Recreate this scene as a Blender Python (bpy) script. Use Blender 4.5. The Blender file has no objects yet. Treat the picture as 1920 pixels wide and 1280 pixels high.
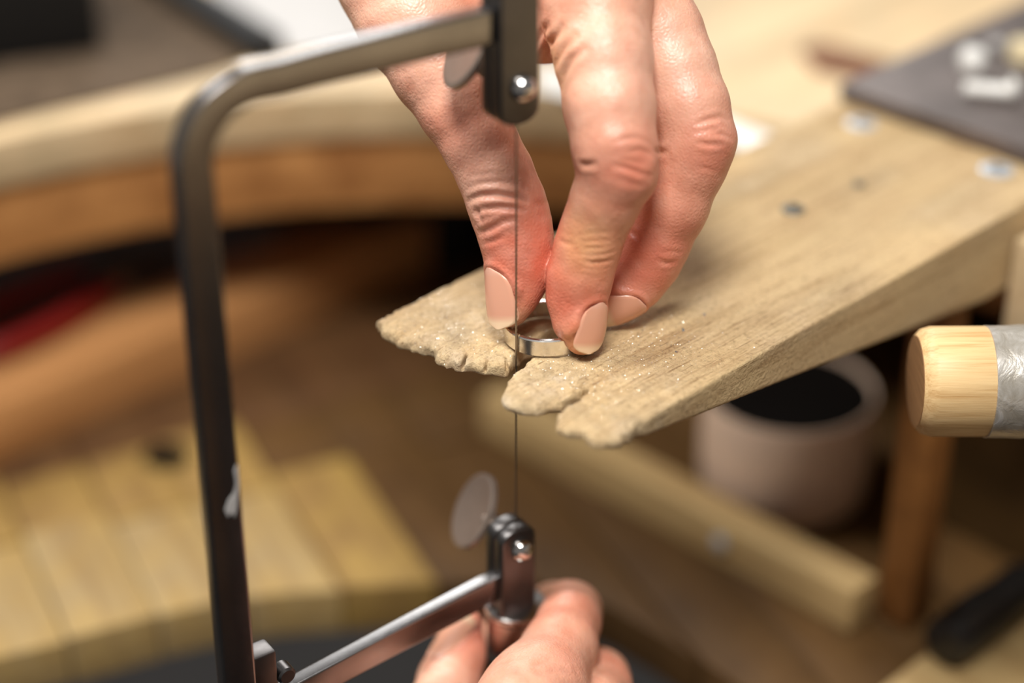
import bpy, bmesh, math, random
import numpy as np
from mathutils import Vector, Matrix
from mathutils.bvhtree import BVHTree

# ------------------------------------------------------------------ camera, world, lights, exposure
# Lengths below are written in "units" of 0.854 mm; S turns them into metres.
S = 0.000854
scene = bpy.context.scene
PITCH = math.radians(30.0)
FPX = 70.0 / 36.0 * 1920.0
CAM = np.array([0.0, -533.0 * math.cos(PITCH), 533.0 * math.sin(PITCH)])
RGT = np.array([1.0, 0.0, 0.0])
FWD = np.array([0.0, math.cos(PITCH), -math.sin(PITCH)])
UPV = np.array([0.0, math.sin(PITCH), math.cos(PITCH)])

cam_data = bpy.data.cameras.new('camera')
cam_data.lens = 70.0
cam_data.sensor_width = 36.0
cam_data.clip_start = 0.01
cam_data.dof.use_dof = True
cam_data.dof.focus_distance = 526.0 * S
cam_data.dof.aperture_fstop = 3.0
cam_obj = bpy.data.objects.new('camera', cam_data)
cam_obj.location = Vector(CAM * S)
cam_obj.rotation_euler = (math.radians(60.0), 0.0, 0.0)
scene.collection.objects.link(cam_obj)
scene.camera = cam_obj

world = bpy.data.worlds.new('world')
scene.world = world
world.use_nodes = True
world.node_tree.nodes['Background'].inputs['Color'].default_value = (1.0, 0.96, 0.92, 1.0)
world.node_tree.nodes['Background'].inputs['Strength'].default_value = 0.17

def area_light(name, loc, target, size, watts, col):
    d = bpy.data.lights.new(name, 'AREA')
    d.shape = 'SQUARE'; d.size = size; d.energy = watts; d.color = col
    o = bpy.data.objects.new(name, d)
    o.location = Vector(loc)
    o.rotation_euler = (Vector(target) - Vector(loc)).to_track_quat('-Z', 'Y').to_euler()
    scene.collection.objects.link(o)
    return o
area_light('workshop_lamp_front', (-0.06, -0.52, 1.20), (0.03, 0.05, 0.0), 0.42, 19.0, (1.0, 0.975, 0.94))
area_light('workshop_lamp_ceiling', (-0.72, 0.15, 1.05), (0.0, 0.05, 0.0), 0.36, 11.0, (1.0, 0.98, 0.955))
area_light('added_rear_light', (-0.15, 1.75, 1.10), (0.0, 0.1, -0.02), 0.8, 12.0, (1.0, 0.985, 0.96))  # unseen light, added to brighten the top faces of the saw bar

scene.view_settings.view_transform = 'Standard'
scene.view_settings.look = 'None'
scene.view_settings.exposure = 0.22
scene.view_settings.gamma = 1.0
scene.view_settings.use_curve_mapping = False

# ------------------------------------------------------------------ helpers
R2 = math.sqrt(0.5)
PIN0 = np.array([-5.0, -16.0])           # pin tip, the origin of the bench axes
def bench(t, v, z):                      # t runs along the pin into the bench, v along the bench front
    return np.array([PIN0[0] + R2 * (t + v), PIN0[1] + R2 * (t - v), z])
def px(x, y, depth):                     # a point measured on the photograph, at a given distance
    return CAM + depth * (FWD + (x - 960.0) / FPX * RGT - (y - 640.0) / FPX * UPV)
def on_z(x, y, z):                       # a point measured on the photograph, on a level surface
    r = FWD + (x - 960.0) / FPX * RGT - (y - 640.0) / FPX * UPV
    return CAM + (z - CAM[2]) / r[2] * r

def lin(r, g, b):
    f = lambda c: (c / 255.0 / 12.92) if c <= 10.31 else ((c / 255.0 + 0.055) / 1.055) ** 2.4
    return (f(r), f(g), f(b), 1.0)

def tag(o, label=None, cat=None, group=None, kind=None):
    if label: o['label'] = label
    if cat: o['category'] = cat
    if group: o['group'] = group
    if kind: o['kind'] = kind
    return o

def mesh_obj(name, verts, faces, material, parent=None, smooth=False, pivot=None):
    """verts in units, world space; the object's origin goes to the bottom centre of its box."""
    v = np.asarray(verts, dtype=np.float64)
    if pivot is None:
        lo, hi = v.min(0), v.max(0)
        pivot = np.array([(lo[0] + hi[0]) / 2, (lo[1] + hi[1]) / 2, lo[2]])
    w = (v - pivot) * S
    me = bpy.data.meshes.new(name)
    if isinstance(faces, np.ndarray):
        me.vertices.add(len(w)); me.vertices.foreach_set('co', w.astype(np.float32).ravel())
        k = faces.shape[1]
        me.loops.add(faces.size); me.loops.foreach_set('vertex_index', faces.astype(np.int32).ravel())
        me.polygons.add(len(faces))
        me.polygons.foreach_set('loop_start', np.arange(0, faces.size, k, dtype=np.int32))
        me.update(calc_edges=True)
    else:
        me.from_pydata([tuple(q) for q in w], [], faces)
        me.update()
    if smooth:
        me.polygons.foreach_set('use_smooth', np.ones(len(me.polygons), dtype=bool))
    if material: me.materials.append(material)
    o = bpy.data.objects.new(name, me)
    scene.collection.objects.link(o)
    o.location = Vector(pivot * S)
    if parent is not None:
        o.parent = parent
        o.matrix_parent_inverse = world_of(parent).inverted()
    return o

def world_of(o):
    m = Matrix.LocRotScale(o.location, o.rotation_euler, o.scale)
    if o.parent: m = world_of(o.parent) @ o.matrix_parent_inverse @ m
    return m

def empty(name, p):
    o = bpy.data.objects.new(name, None)
    o.empty_display_size = 0.005
    o.location = Vector(np.asarray(p, dtype=float) * S)
    scene.collection.objects.link(o)
    return o

def auto_smooth(o, deg=35):
    me = o.data
    bm = bmesh.new(); bm.from_mesh(me)
    for f in bm.faces: f.smooth = True
    for e in bm.edges:
        e.smooth = len(e.link_faces) == 2 and e.calc_face_angle(0) < math.radians(deg)
    bm.to_mesh(me); bm.free()

def bevel(o, width, seg=2, deg=35):
    me = o.data
    bm = bmesh.new(); bm.from_mesh(me)
    bmesh.ops.recalc_face_normals(bm, faces=bm.faces)
    es = [e for e in bm.edges if len(e.link_faces) == 2 and e.calc_face_angle(0) > math.radians(deg)]
    bmesh.ops.bevel(bm, geom=es, offset=width * S, segments=seg, profile=0.6, affect='EDGES', clamp_overlap=True)
    bm.to_mesh(me); bm.free()
    auto_smooth(o, 40)
    return o

def box_vf(c, ax, ay, az, hx, hy, hz):
    c, ax, ay, az = [np.asarray(q, dtype=float) for q in (c, ax, ay, az)]
    v = [c + sx * hx * ax + sy * hy * ay + sz * hz * az for sz in (-1, 1) for sy in (-1, 1) for sx in (-1, 1)]
    f = [(0, 2, 3, 1), (4, 5, 7, 6), (0, 1, 5, 4), (2, 6, 7, 3), (0, 4, 6, 2), (1, 3, 7, 5)]
    return np.array(v), f

BU = np.array([R2, R2, 0.0]); BV = np.array([R2, -R2, 0.0]); ZZ = np.array([0.0, 0.0, 1.0])
def bench_box(name, t0, t1, v0, v1, z0, z1, m, parent=None, bev=0.8):
    c = bench((t0 + t1) / 2, (v0 + v1) / 2, (z0 + z1) / 2)
    v, f = box_vf(c, BU, BV, ZZ, (t1 - t0) / 2, (v1 - v0) / 2, (z1 - z0) / 2)
    o = mesh_obj(name, v, f, m, parent)
    return bevel(o, bev)

def dir_box(name, c, ax, ay, az, hx, hy, hz, m, parent=None, bev=0.5):
    v, f = box_vf(c, ax, ay, az, hx, hy, hz)
    return bevel(mesh_obj(name, v, f, m, parent), bev)

def frame_of(d):
    d = np.asarray(d, float); d = d / np.linalg.norm(d)
    a = np.array([0, 0, 1.0]) if abs(d[2]) < 0.9 else np.array([1.0, 0, 0])
    x = np.cross(a, d); x /= np.linalg.norm(x)
    return x, np.cross(d, x), d

def lathe_vf(base, axis, profile, n=40, closed=True):
    """profile: list of (radius, height along axis)"""
    x, y, d = frame_of(axis); base = np.asarray(base, float)
    v, f = [], []
    for r, h in profile:
        for i in range(n):
            a = 2 * math.pi * i / n
            v.append(base + d * h + r * (math.cos(a) * x + math.sin(a) * y))
    for j in range(len(profile) - 1):
        for i in range(n):
            k = (i + 1) % n
            f.append((j * n + i, j * n + k, (j + 1) * n + k, (j + 1) * n + i))
    if closed:
        f.append(tuple(reversed(range(n))))
        f.append(tuple(range((len(profile) - 1) * n, len(profile) * n)))
    return np.array(v), f
def lathe(name, base, axis, profile, m, parent=None, n=40, closed=True, deg=40):
    v, f = lathe_vf(base, axis, profile, n, closed)
    o = mesh_obj(name, v, f, m, parent)
    auto_smooth(o, deg)
    return o

def prism(name, outline, z0, z1, m, parent=None, bev=0.6):
    """outline: list of world (x, y); a board cut to that outline"""
    n = len(outline)
    v = [(p[0], p[1], z0) for p in outline] + [(p[0], p[1], z1) for p in outline]
    f = [tuple(range(n, 2 * n)), tuple(reversed(range(n)))]
    for i in range(n):
        k = (i + 1) % n
        f.append((i, k, n + k, n + i))
    o = mesh_obj(name, np.array(v), f, m, parent)
    bm = bmesh.new(); bm.from_mesh(o.data)
    bmesh.ops.recalc_face_normals(bm, faces=bm.faces)
    bm.to_mesh(o.data); bm.free()
    if bev: bevel(o, bev, 2, 50)
    return o

# ------------------------------------------------------------------ materials
def new_mat(name):
    m = bpy.data.materials.new(name); m.use_nodes = True
    nt = m.node_tree
    return m, nt, nt.nodes['Principled BSDF']
def node(nt, kind, **kw):
    n = nt.nodes.new(kind)
    for k, v in kw.items():
        if k in n.inputs: n.inputs[k].default_value = v
        else: setattr(n, k, v)
    return n
def ramp(nt, stops):
    r = nt.nodes.new('ShaderNodeValToRGB')
    e = r.color_ramp.elements
    e[0].position, e[0].color = stops[0]
    e[1].position, e[1].color = stops[-1]
    for p, c in stops[1:-1]:
        q = e.new(p); q.color = c
    return r

def plain(name, col, rough=0.5, metal=0.0, noise=0.12, scale=40.0, bump=0.0, spec=0.5):
    """scale in features per 100 units"""
    m, nt, b = new_mat(name)
    tc = node(nt, 'ShaderNodeTexCoord')
    mp = node(nt, 'ShaderNodeMapping'); mp.inputs['Scale'].default_value = (1 / S / 100,) * 3
    nt.links.new(tc.outputs['Object'], mp.inputs['Vector'])
    nz = node(nt, 'ShaderNodeTexNoise', Scale=scale, Detail=5.0, Roughness=0.6)
    nt.links.new(mp.outputs['Vector'], nz.inputs['Vector'])
    lo = tuple(c * (1 - noise) for c in col[:3]) + (1,); hi = tuple(min(1, c * (1 + noise)) for c in col[:3]) + (1,)
    rp = ramp(nt, [(0.3, lo), (0.7, hi)])
    nt.links.new(nz.outputs['Fac'], rp.inputs['Fac'])
    nt.links.new(rp.outputs['Color'], b.inputs['Base Color'])
    b.inputs['Roughness'].default_value = rough; b.inputs['Metallic'].default_value = metal
    b.inputs['Specular IOR Level'].default_value = spec
    if bump:
        bp = node(nt, 'ShaderNodeBump', Strength=bump, Distance=0.3 * S)
        nt.links.new(nz.outputs['Fac'], bp.inputs['Height'])
        nt.links.new(bp.outputs['Normal'], b.inputs['Normal'])
    return m

def wood(name, light, dark, angle, grain=1.0, rough=0.55, contrast=1.0, blotch=None, blotch_amt=0.0, bump=0.25, spec=0.35):
    """grain runs along the horizontal direction at `angle` degrees from world x"""
    m, nt, b = new_mat(name)
    tc = node(nt, 'ShaderNodeTexCoord')
    rnd = node(nt, 'ShaderNodeObjectInfo')
    add = node(nt, 'ShaderNodeVectorMath', operation='ADD')
    nt.links.new(tc.outputs['Object'], add.inputs[0]); nt.links.new(rnd.outputs['Random'], add.inputs[1])
    rot = node(nt, 'ShaderNodeMapping', vector_type='POINT'); rot.inputs['Rotation'].default_value = (0, 0, -math.radians(angle))
    rot.inputs['Scale'].default_value = (1, 1, 1)
    nt.links.new(add.outputs['Vector'], rot.inputs['Vector'])
    st = node(nt, 'ShaderNodeMapping'); k = 1 / S / 100
    st.inputs['Scale'].default_value = (k * 1.1 * grain, k * 16 * grain, k * 16 * grain)
    nt.links.new(rot.outputs['Vector'], st.inputs['Vector'])
    n1 = node(nt, 'ShaderNodeTexNoise', Scale=1.0, Detail=8.0, Roughness=0.65, Distortion=0.6)
    nt.links.new(st.outputs['Vector'], n1.inputs['Vector'])
    st2 = node(nt, 'ShaderNodeMapping'); st2.inputs['Scale'].default_value = (k * 4 * grain, k * 110 * grain, k * 110 * grain)
    nt.links.new(rot.outputs['Vector'], st2.inputs['Vector'])
    n2 = node(nt, 'ShaderNodeTexNoise', Scale=1.0, Detail=4.0, Roughness=0.6)
    nt.links.new(st2.outputs['Vector'], n2.inputs['Vector'])
    mix = node(nt, 'ShaderNodeMix', data_type='FLOAT'); mix.inputs[0].default_value = 0.35
    nt.links.new(n1.outputs['Fac'], mix.inputs[2]); nt.links.new(n2.outputs['Fac'], mix.inputs[3])
    w = 0.17 / contrast
    rp = ramp(nt, [(0.5 - w, dark), (0.5, tuple(0.35 * d + 0.65 * l for d, l in zip(dark, light))), (0.5 + w, light)])
    nt.links.new(mix.outputs[0], rp.inputs['Fac'])
    colour = rp.outputs['Color']
    if blotch:
        nb = node(nt, 'ShaderNodeTexNoise', Scale=4.0 / S / 100, Detail=6.0, Roughness=0.62)
        nt.links.new(tc.outputs['Object'], nb.inputs['Vector'])
        rb = ramp(nt, [(0.42, (0, 0, 0, 1)), (0.68, (blotch_amt,) * 3 + (1,))])
        nt.links.new(nb.outputs['Fac'], rb.inputs['Fac'])
        mx = node(nt, 'ShaderNodeMix', data_type='RGBA')
        mx.inputs[7].default_value = blotch
        nt.links.new(rb.outputs['Color'], mx.inputs[0]); nt.links.new(colour, mx.inputs[6])
        colour = mx.outputs[2]
    nt.links.new(colour, b.inputs['Base Color'])
    b.inputs['Roughness'].default_value = rough
    b.inputs['Specular IOR Level'].default_value = spec
    bp = node(nt, 'ShaderNodeBump', Strength=bump, Distance=0.5 * S)
    nt.links.new(mix.outputs[0], bp.inputs['Height']); nt.links.new(bp.outputs['Normal'], b.inputs['Normal'])
    return m

def steel(name, col, rough, scratch=0.08, stretch=(1, 1, 1), angle=0.0):
    m, nt, b = new_mat(name)
    tc = node(nt, 'ShaderNodeTexCoord')
    mp = node(nt, 'ShaderNodeMapping'); k = 1 / S / 100
    mp.inputs['Scale'].default_value = tuple(k * q for q in stretch); mp.inputs['Rotation'].default_value = (0, 0, angle)
    nt.links.new(tc.outputs['Object'], mp.inputs['Vector'])
    nz = node(nt, 'ShaderNodeTexNoise', Scale=60.0, Detail=6.0, Roughness=0.65)
    nt.links.new(mp.outputs['Vector'], nz.inputs['Vector'])
    nl = node(nt, 'ShaderNodeTexNoise', Scale=6.0, Detail=3.0)
    nt.links.new(mp.outputs['Vector'], nl.inputs['Vector'])
    rp = ramp(nt, [(0.3, tuple(c * 0.78 for c in col[:3]) + (1,)), (0.7, col)])
    nt.links.new(nl.outputs['Fac'], rp.inputs['Fac']); nt.links.new(rp.outputs['Color'], b.inputs['Base Color'])
    mr = node(nt, 'ShaderNodeMapRange'); mr.inputs[3].default_value = max(0.03, rough - scratch); mr.inputs[4].default_value = rough + scratch
    nt.links.new(nz.outputs['Fac'], mr.inputs[0]); nt.links.new(mr.outputs[0], b.inputs['Roughness'])
    b.inputs['Metallic'].default_value = 1.0
    bp = node(nt, 'ShaderNodeBump', Strength=0.03, Distance=0.1 * S)
    nt.links.new(nz.outputs['Fac'], bp.inputs['Height']); nt.links.new(bp.outputs['Normal'], b.inputs['Normal'])
    return m

def pin_material():
    # worn wood: grain along the pin, greyed and dusty towards the used end
    m = wood('pin_wood', lin(244, 214, 164), lin(182, 144, 98), 45, 1.0, 0.6, 1.15, lin(232, 202, 150), 0.6, 0.6)
    nt = m.node_tree; b = nt.nodes['Principled BSDF']
    src = b.inputs['Base Color'].links[0].from_socket
    at = node(nt, 'ShaderNodeAttribute', attribute_name='dust')
    tc = node(nt, 'ShaderNodeTexCoord')
    nz = node(nt, 'ShaderNodeTexNoise', Scale=9.0 / S / 100, Detail=8.0, Roughness=0.7)
    nt.links.new(tc.outputs['Object'], nz.inputs['Vector'])
    rp = ramp(nt, [(0.36, lin(130, 114, 94)), (0.5, lin(178, 160, 132)), (0.66, lin(218, 204, 182))])
    nt.links.new(nz.outputs['Fac'], rp.inputs['Fac'])
    mx = node(nt, 'ShaderNodeMix', data_type='RGBA')
    nt.links.new(at.outputs['Fac'], mx.inputs[0]); nt.links.new(src, mx.inputs[6]); nt.links.new(rp.outputs['Color'], mx.inputs[7])
    nt.links.new(mx.outputs[2], b.inputs['Base Color'])
    fine = node(nt, 'ShaderNodeTexNoise', Scale=75.0 / S / 100, Detail=6.0, Roughness=0.7)
    nt.links.new(tc.outputs['Object'], fine.inputs['Vector'])
    spk = ramp(nt, [(0.30, (0.50, 0.46, 0.42, 1)), (0.44, (0.90, 0.88, 0.86, 1)), (0.62, (1, 1, 1, 1)), (0.75, (1.12, 1.12, 1.12, 1))])
    nt.links.new(fine.outputs['Fac'], spk.inputs['Fac'])
    ms = node(nt, 'ShaderNodeMix', data_type='RGBA', blend_type='MULTIPLY'); ms.inputs[0].default_value = 1.0
    nt.links.new(mx.outputs[2], ms.inputs[6]); nt.links.new(spk.outputs['Color'], ms.inputs[7]); nt.links.new(ms.outputs[2], b.inputs['Base Color'])
    # thin scratches and open pores along the grain
    rot = node(nt, 'ShaderNodeMapping'); rot.inputs['Rotation'].default_value = (0, 0, -math.radians(45))
    nt.links.new(tc.outputs['Object'], rot.inputs['Vector'])
    stz = node(nt, 'ShaderNodeMapping'); stz.inputs['Scale'].default_value = (9.0 / S / 100, 150.0 / S / 100, 150.0 / S / 100)
    nt.links.new(rot.outputs['Vector'], stz.inputs['Vector'])
    pore = node(nt, 'ShaderNodeTexNoise', Scale=1.0, Detail=3.0, Roughness=0.5)
    nt.links.new(stz.outputs['Vector'], pore.inputs['Vector'])
    pr_ = ramp(nt, [(0.30, (0.55, 0.48, 0.42, 1)), (0.38, (1, 1, 1, 1))])
    nt.links.new(pore.outputs['Fac'], pr_.inputs['Fac'])
    mq = node(nt, 'ShaderNodeMix', data_type='RGBA', blend_type='MULTIPLY'); mq.inputs[0].default_value = 1.0
    nt.links.new(ms.outputs[2], mq.inputs[6]); nt.links.new(pr_.outputs['Color'], mq.inputs[7]); nt.links.new(mq.outputs[2], b.inputs['Base Color'])
    bp = node(nt, 'ShaderNodeBump', Strength=0.8, Distance=1.4 * S)
    nt.links.new(fine.outputs['Fac'], bp.inputs['Height']); nt.links.new(b.inputs['Normal'].links[0].from_socket, bp.inputs['Normal'])
    nt.links.new(bp.outputs['Normal'], b.inputs['Normal'])
    return m

M = {}
M['pin'] = pin_material()
M['bench'] = wood('bench_wood', lin(222, 196, 156), lin(172, 140, 98), 45, 0.45, 0.5, 1.0, lin(182, 164, 130), 0.7)
M['rail'] = wood('rail_wood', lin(204, 148, 90), lin(140, 88, 44), 30, 0.5, 0.5, 0.9, lin(120, 72, 34), 0.5)
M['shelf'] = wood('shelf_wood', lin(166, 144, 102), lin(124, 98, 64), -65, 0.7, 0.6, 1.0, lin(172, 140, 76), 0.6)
M['shelf_half_shade'] = wood('half_shaded_shelf_wood', lin(150, 120, 70), lin(104, 76, 40), -65, 0.7, 0.6, 1.0, lin(170, 140, 70), 0.6)  # transition into the bench's shade, put into the wood colour
M['shelf_shade'] = wood('shaded_shelf_wood', lin(92, 64, 30), lin(58, 38, 16), -65, 0.6, 0.6, 0.9, lin(100, 72, 36), 0.5)  # same shelf in shade; the darkening is in the base colour
M['shelf_rear_shade'] = wood('rear_shaded_shelf_wood', lin(104, 72, 40), lin(62, 40, 20), -65, 0.6, 0.6, 0.9, lin(80, 48, 24), 0.5)  # rear boards with the shade under the bench painted in
M['ledge'] = wood('ledge_wood', lin(206, 178, 126), lin(150, 116, 70), -45, 0.6, 0.55, 0.9)
M['sidebeam'] = wood('side_beam_wood', lin(205, 150, 96), lin(150, 100, 54), 45, 0.5, 0.55, 0.8)
M['post'] = wood('post_wood', lin(142, 94, 46), lin(100, 62, 28), 0, 0.6, 0.55, 0.8)
M['dowel'] = wood('dowel_wood', lin(230, 198, 146), lin(184, 140, 86), 0, 1.6, 0.42, 1.0)
M['dowel_end'] = wood('dowel_end_wood', lin(150, 112, 72), lin(112, 78, 44), 90, 2.0, 0.7, 0.8)
M['drawer'] = wood('drawer_wood', lin(92, 66, 30), lin(56, 38, 14), -45, 0.6, 0.6, 0.8)
M['frame'] = steel('saw_frame_steel', lin(150, 148, 148), 0.25, 0.05)
M['clamp'] = steel('clamp_steel', lin(108, 105, 104), 0.34, 0.08)
M['chrome'] = steel('chrome', lin(225, 220, 216), 0.14, 0.05)
M['coin'] = plain('thumb_screw_steel', lin(150, 134, 122), 0.42, 0.7, 0.06, 30)
M['blade'] = steel('blade_steel', lin(150, 140, 130), 0.38, 0.05)
M['silver'] = steel('silver', lin(244, 240, 234), 0.26, 0.07)
M['glint'] = plain('silver_dust', lin(240, 238, 232), 0.27, 1.0, 0.02)
M['plate'] = plain('dark_steel_plate', lin(108, 98, 94), 0.5, 0.45, 0.25, 6)
M['zinc'] = plain('zinc_screw', lin(196, 202, 208), 0.4, 0.4, 0.08, 60)
M['dark_screw'] = steel('dull_screw', lin(126, 124, 116), 0.45, 0.08)
M['black'] = plain('black_plastic', lin(22, 21, 20), 0.6, spec=0.25)
M['soft_black'] = plain('black_cloth', lin(11, 12, 17), 0.9, 0, 0.3, 20, spec=0.08)
M['grip'] = plain('black_grip', lin(24, 23, 23), 0.4)
M['white'] = plain('white_plastic', lin(242, 240, 234), 0.4, 0, 0.03)
M['cream'] = plain('cream_plastic', lin(236, 218, 176), 0.45, 0, 0.04)
M['paper'] = plain('grey_white_paper', lin(184, 181, 178), 0.7, 0, 0.04, 6)
M['mat'] = plain('brown_leather_mat', lin(90, 75, 60), 0.8, 0, 0.35, 10, 0.2, spec=0.15)
M['leather'] = plain('brown_leather', lin(116, 80, 60), 0.75, 0, 0.2, 20, 0.2, spec=0.15)
M['tape'] = None
M['red'] = plain('red_grip', lin(120, 14, 11), 0.4, 0, 0.1)
M['grey_metal'] = steel('grey_tool_steel', lin(120, 114, 112), 0.4)
M['pot'] = plain('pinkish_stoneware', lin(220, 192, 168), 0.45, 0, 0.06, 12)
M['pot_dark'] = plain('dark_pot_contents', lin(12, 9, 7), 0.8, spec=0.08)
M['floor'] = plain('dark_floor', lin(40, 36, 34), 0.7, 0, 0.2, 1.0)

def tape_material():
    m, nt, b = new_mat('grey_tape')
    tc = node(nt, 'ShaderNodeTexCoord')
    mp = node(nt, 'ShaderNodeMapping'); mp.inputs['Scale'].default_value = (1 / S / 100,) * 3
    nt.links.new(tc.outputs['Object'], mp.inputs['Vector'])
    nz = node(nt, 'ShaderNodeTexNoise', Scale=14.0, Detail=6.0, Roughness=0.6, Distortion=1.2)
    nt.links.new(mp.outputs['Vector'], nz.inputs['Vector'])
    rp = ramp(nt, [(0.3, lin(150, 142, 128)), (0.55, lin(176, 170, 160)), (0.75, lin(205, 202, 198))])
    nt.links.new(nz.outputs['Fac'], rp.inputs['Fac']); nt.links.new(rp.outputs['Color'], b.inputs['Base Color'])
    b.inputs['Metallic'].default_value = 0.35; b.inputs['Roughness'].default_value = 0.32
    bp = node(nt, 'ShaderNodeBump', Strength=0.5, Distance=0.8 * S)
    nt.links.new(nz.outputs['Fac'], bp.inputs['Height']); nt.links.new(bp.outputs['Normal'], b.inputs['Normal'])
    return m
M['tape'] = tape_material()

def skin_material(name, nail=False):
    m, nt, b = new_mat(name)
    at = node(nt, 'ShaderNodeAttribute', attribute_name='tint')
    tc = node(nt, 'ShaderNodeTexCoord')
    mp = node(nt, 'ShaderNodeMapping'); mp.inputs['Scale'].default_value = (1 / S / 100,) * 3
    nt.links.new(tc.outputs['Object'], mp.inputs['Vector'])
    if nail:
        nt.links.new(at.outputs['Color'], b.inputs['Base Color'])
        b.inputs['Roughness'].default_value = 0.25
        b.inputs['Subsurface Weight'].default_value = 0.15
        b.inputs['Subsurface Radius'].default_value = (1.0, 0.5, 0.35)
        b.inputs['Subsurface Scale'].default_value = 0.0008
        b.inputs['Coat Weight'].default_value = 0.15
        return m
    n1 = node(nt, 'ShaderNodeTexNoise', Scale=14.0, Detail=5.0, Roughness=0.6)
    nt.links.new(mp.outputs['Vector'], n1.inputs['Vector'])
    rp = ramp(nt, [(0.3, (0.88, 0.80, 0.76, 1)), (0.5, (1, 1, 1, 1)), (0.72, (1.0, 0.99, 0.95, 1))])
    nt.links.new(n1.outputs['Fac'], rp.inputs['Fac'])
    mx = node(nt, 'ShaderNodeMix', data_type='RGBA', blend_type='MULTIPLY'); mx.inputs[0].default_value = 1.0
    nt.links.new(at.outputs['Color'], mx.inputs[6]); nt.links.new(rp.outputs['Color'], mx.inputs[7])
    nt.links.new(mx.outputs[2], b.inputs['Base Color'])
    b.inputs['Subsurface Weight'].default_value = 0.22
    b.inputs['Subsurface Radius'].default_value = (1.0, 0.32, 0.16)
    b.inputs['Subsurface Scale'].default_value = 0.0022
    b.inputs['Roughness'].default_value = 0.38
    b.inputs['Specular IOR Level'].default_value = 0.5
    vo = node(nt, 'ShaderNodeTexVoronoi', Scale=85.0, feature='DISTANCE_TO_EDGE')
    nt.links.new(mp.outputs['Vector'], vo.inputs['Vector'])
    n2 = node(nt, 'ShaderNodeTexNoise', Scale=70.0, Detail=4.0)
    nt.links.new(mp.outputs['Vector'], n2.inputs['Vector'])
    b1 = node(nt, 'ShaderNodeBump', Strength=0.5, Distance=0.3 * S)
    nt.links.new(vo.outputs['Distance'], b1.inputs['Height'])
    b2 = node(nt, 'ShaderNodeBump', Strength=0.25, Distance=0.4 * S)
    nt.links.new(n2.outputs['Fac'], b2.inputs['Height']); nt.links.new(b1.outputs['Normal'], b2.inputs['Normal'])
    nt.links.new(b2.outputs['Normal'], b.inputs['Normal'])
    return m
M['skin'] = skin_material('skin'); M['nail'] = skin_material('fingernail', True)

# ------------------------------------------------------------------ signed distance volumes -> meshes
class Vol:
    def __init__(self, lo, hi, h):
        self.lo = np.asarray(lo, float); self.h = h
        self.n = np.ceil((np.asarray(hi, float) - self.lo) / h).astype(int) + 1
        self.ax = [self.lo[i] + h * np.arange(self.n[i]) for i in range(3)]
    def full(self): return np.full(self.n, 30.0, dtype=np.float32)
    def box(self, lo, hi):
        a = np.clip(np.floor((lo - self.lo) / self.h).astype(int), 0, self.n)
        b = np.clip(np.ceil((hi - self.lo) / self.h).astype(int) + 1, 0, self.n)
        return tuple(slice(a[i], b[i]) for i in range(3))
    def coords(self, sl):
        return (self.ax[0][sl[0]][:, None, None].astype(np.float32), self.ax[1][sl[1]][None, :, None].astype(np.float32),
                self.ax[2][sl[2]][None, None, :].astype(np.float32))

def smin(a, b, k):
    if k <= 0: return np.minimum(a, b)
    h = np.clip(0.5 + 0.5 * (b - a) / k, 0, 1)
    return b + (a - b) * h - k * h * (1 - h)

def cone_dist(X, Y, Z, a, b, ra, rb):
    ab = b - a; l2 = float(ab @ ab) + 1e-9
    t = np.clip(((X - a[0]) * ab[0] + (Y - a[1]) * ab[1] + (Z - a[2]) * ab[2]) / l2, 0, 1)
    t = t.astype(np.float32)
    dx = X - (a[0] + t * ab[0]); dy = Y - (a[1] + t * ab[1]); dz = Z - (a[2] + t * ab[2])
    return np.sqrt(dx * dx + dy * dy + dz * dz) - (ra + (rb - ra) * t)

def chain(vol, out, pts, k, join_k):
    """a limb: pts = [(xyz, radius)...], smooth inside, then merged into `out`"""
    P = [np.asarray(p, float) for p, r in pts]; Rr = [r for p, r in pts]
    mg = 9.0 + join_k
    lo = np.min([p - r - mg for p, r in zip(P, Rr)], 0); hi = np.max([p + r + mg for p, r in zip(P, Rr)], 0)
    sl = vol.box(lo, hi)
    if any(s.stop <= s.start for s in sl): return
    sub = np.full([s.stop - s.start for s in sl], 30.0, np.float32)
    off = [s.start for s in sl]
    for i in range(len(P) - 1):
        l2 = np.minimum(P[i] - Rr[i], P[i + 1] - Rr[i + 1]) - 9; h2 = np.maximum(P[i] + Rr[i], P[i + 1] + Rr[i + 1]) + 9
        s2 = vol.box(l2, h2)
        if any(s.stop <= s.start for s in s2): continue
        loc = tuple(slice(s.start - o, s.stop - o) for s, o in zip(s2, off))
        d = cone_dist(*vol.coords(s2), P[i], P[i + 1], Rr[i], Rr[i + 1])
        sub[loc] = smin(sub[loc], d, k)
    out[sl] = smin(out[sl], sub, join_k)

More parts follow.
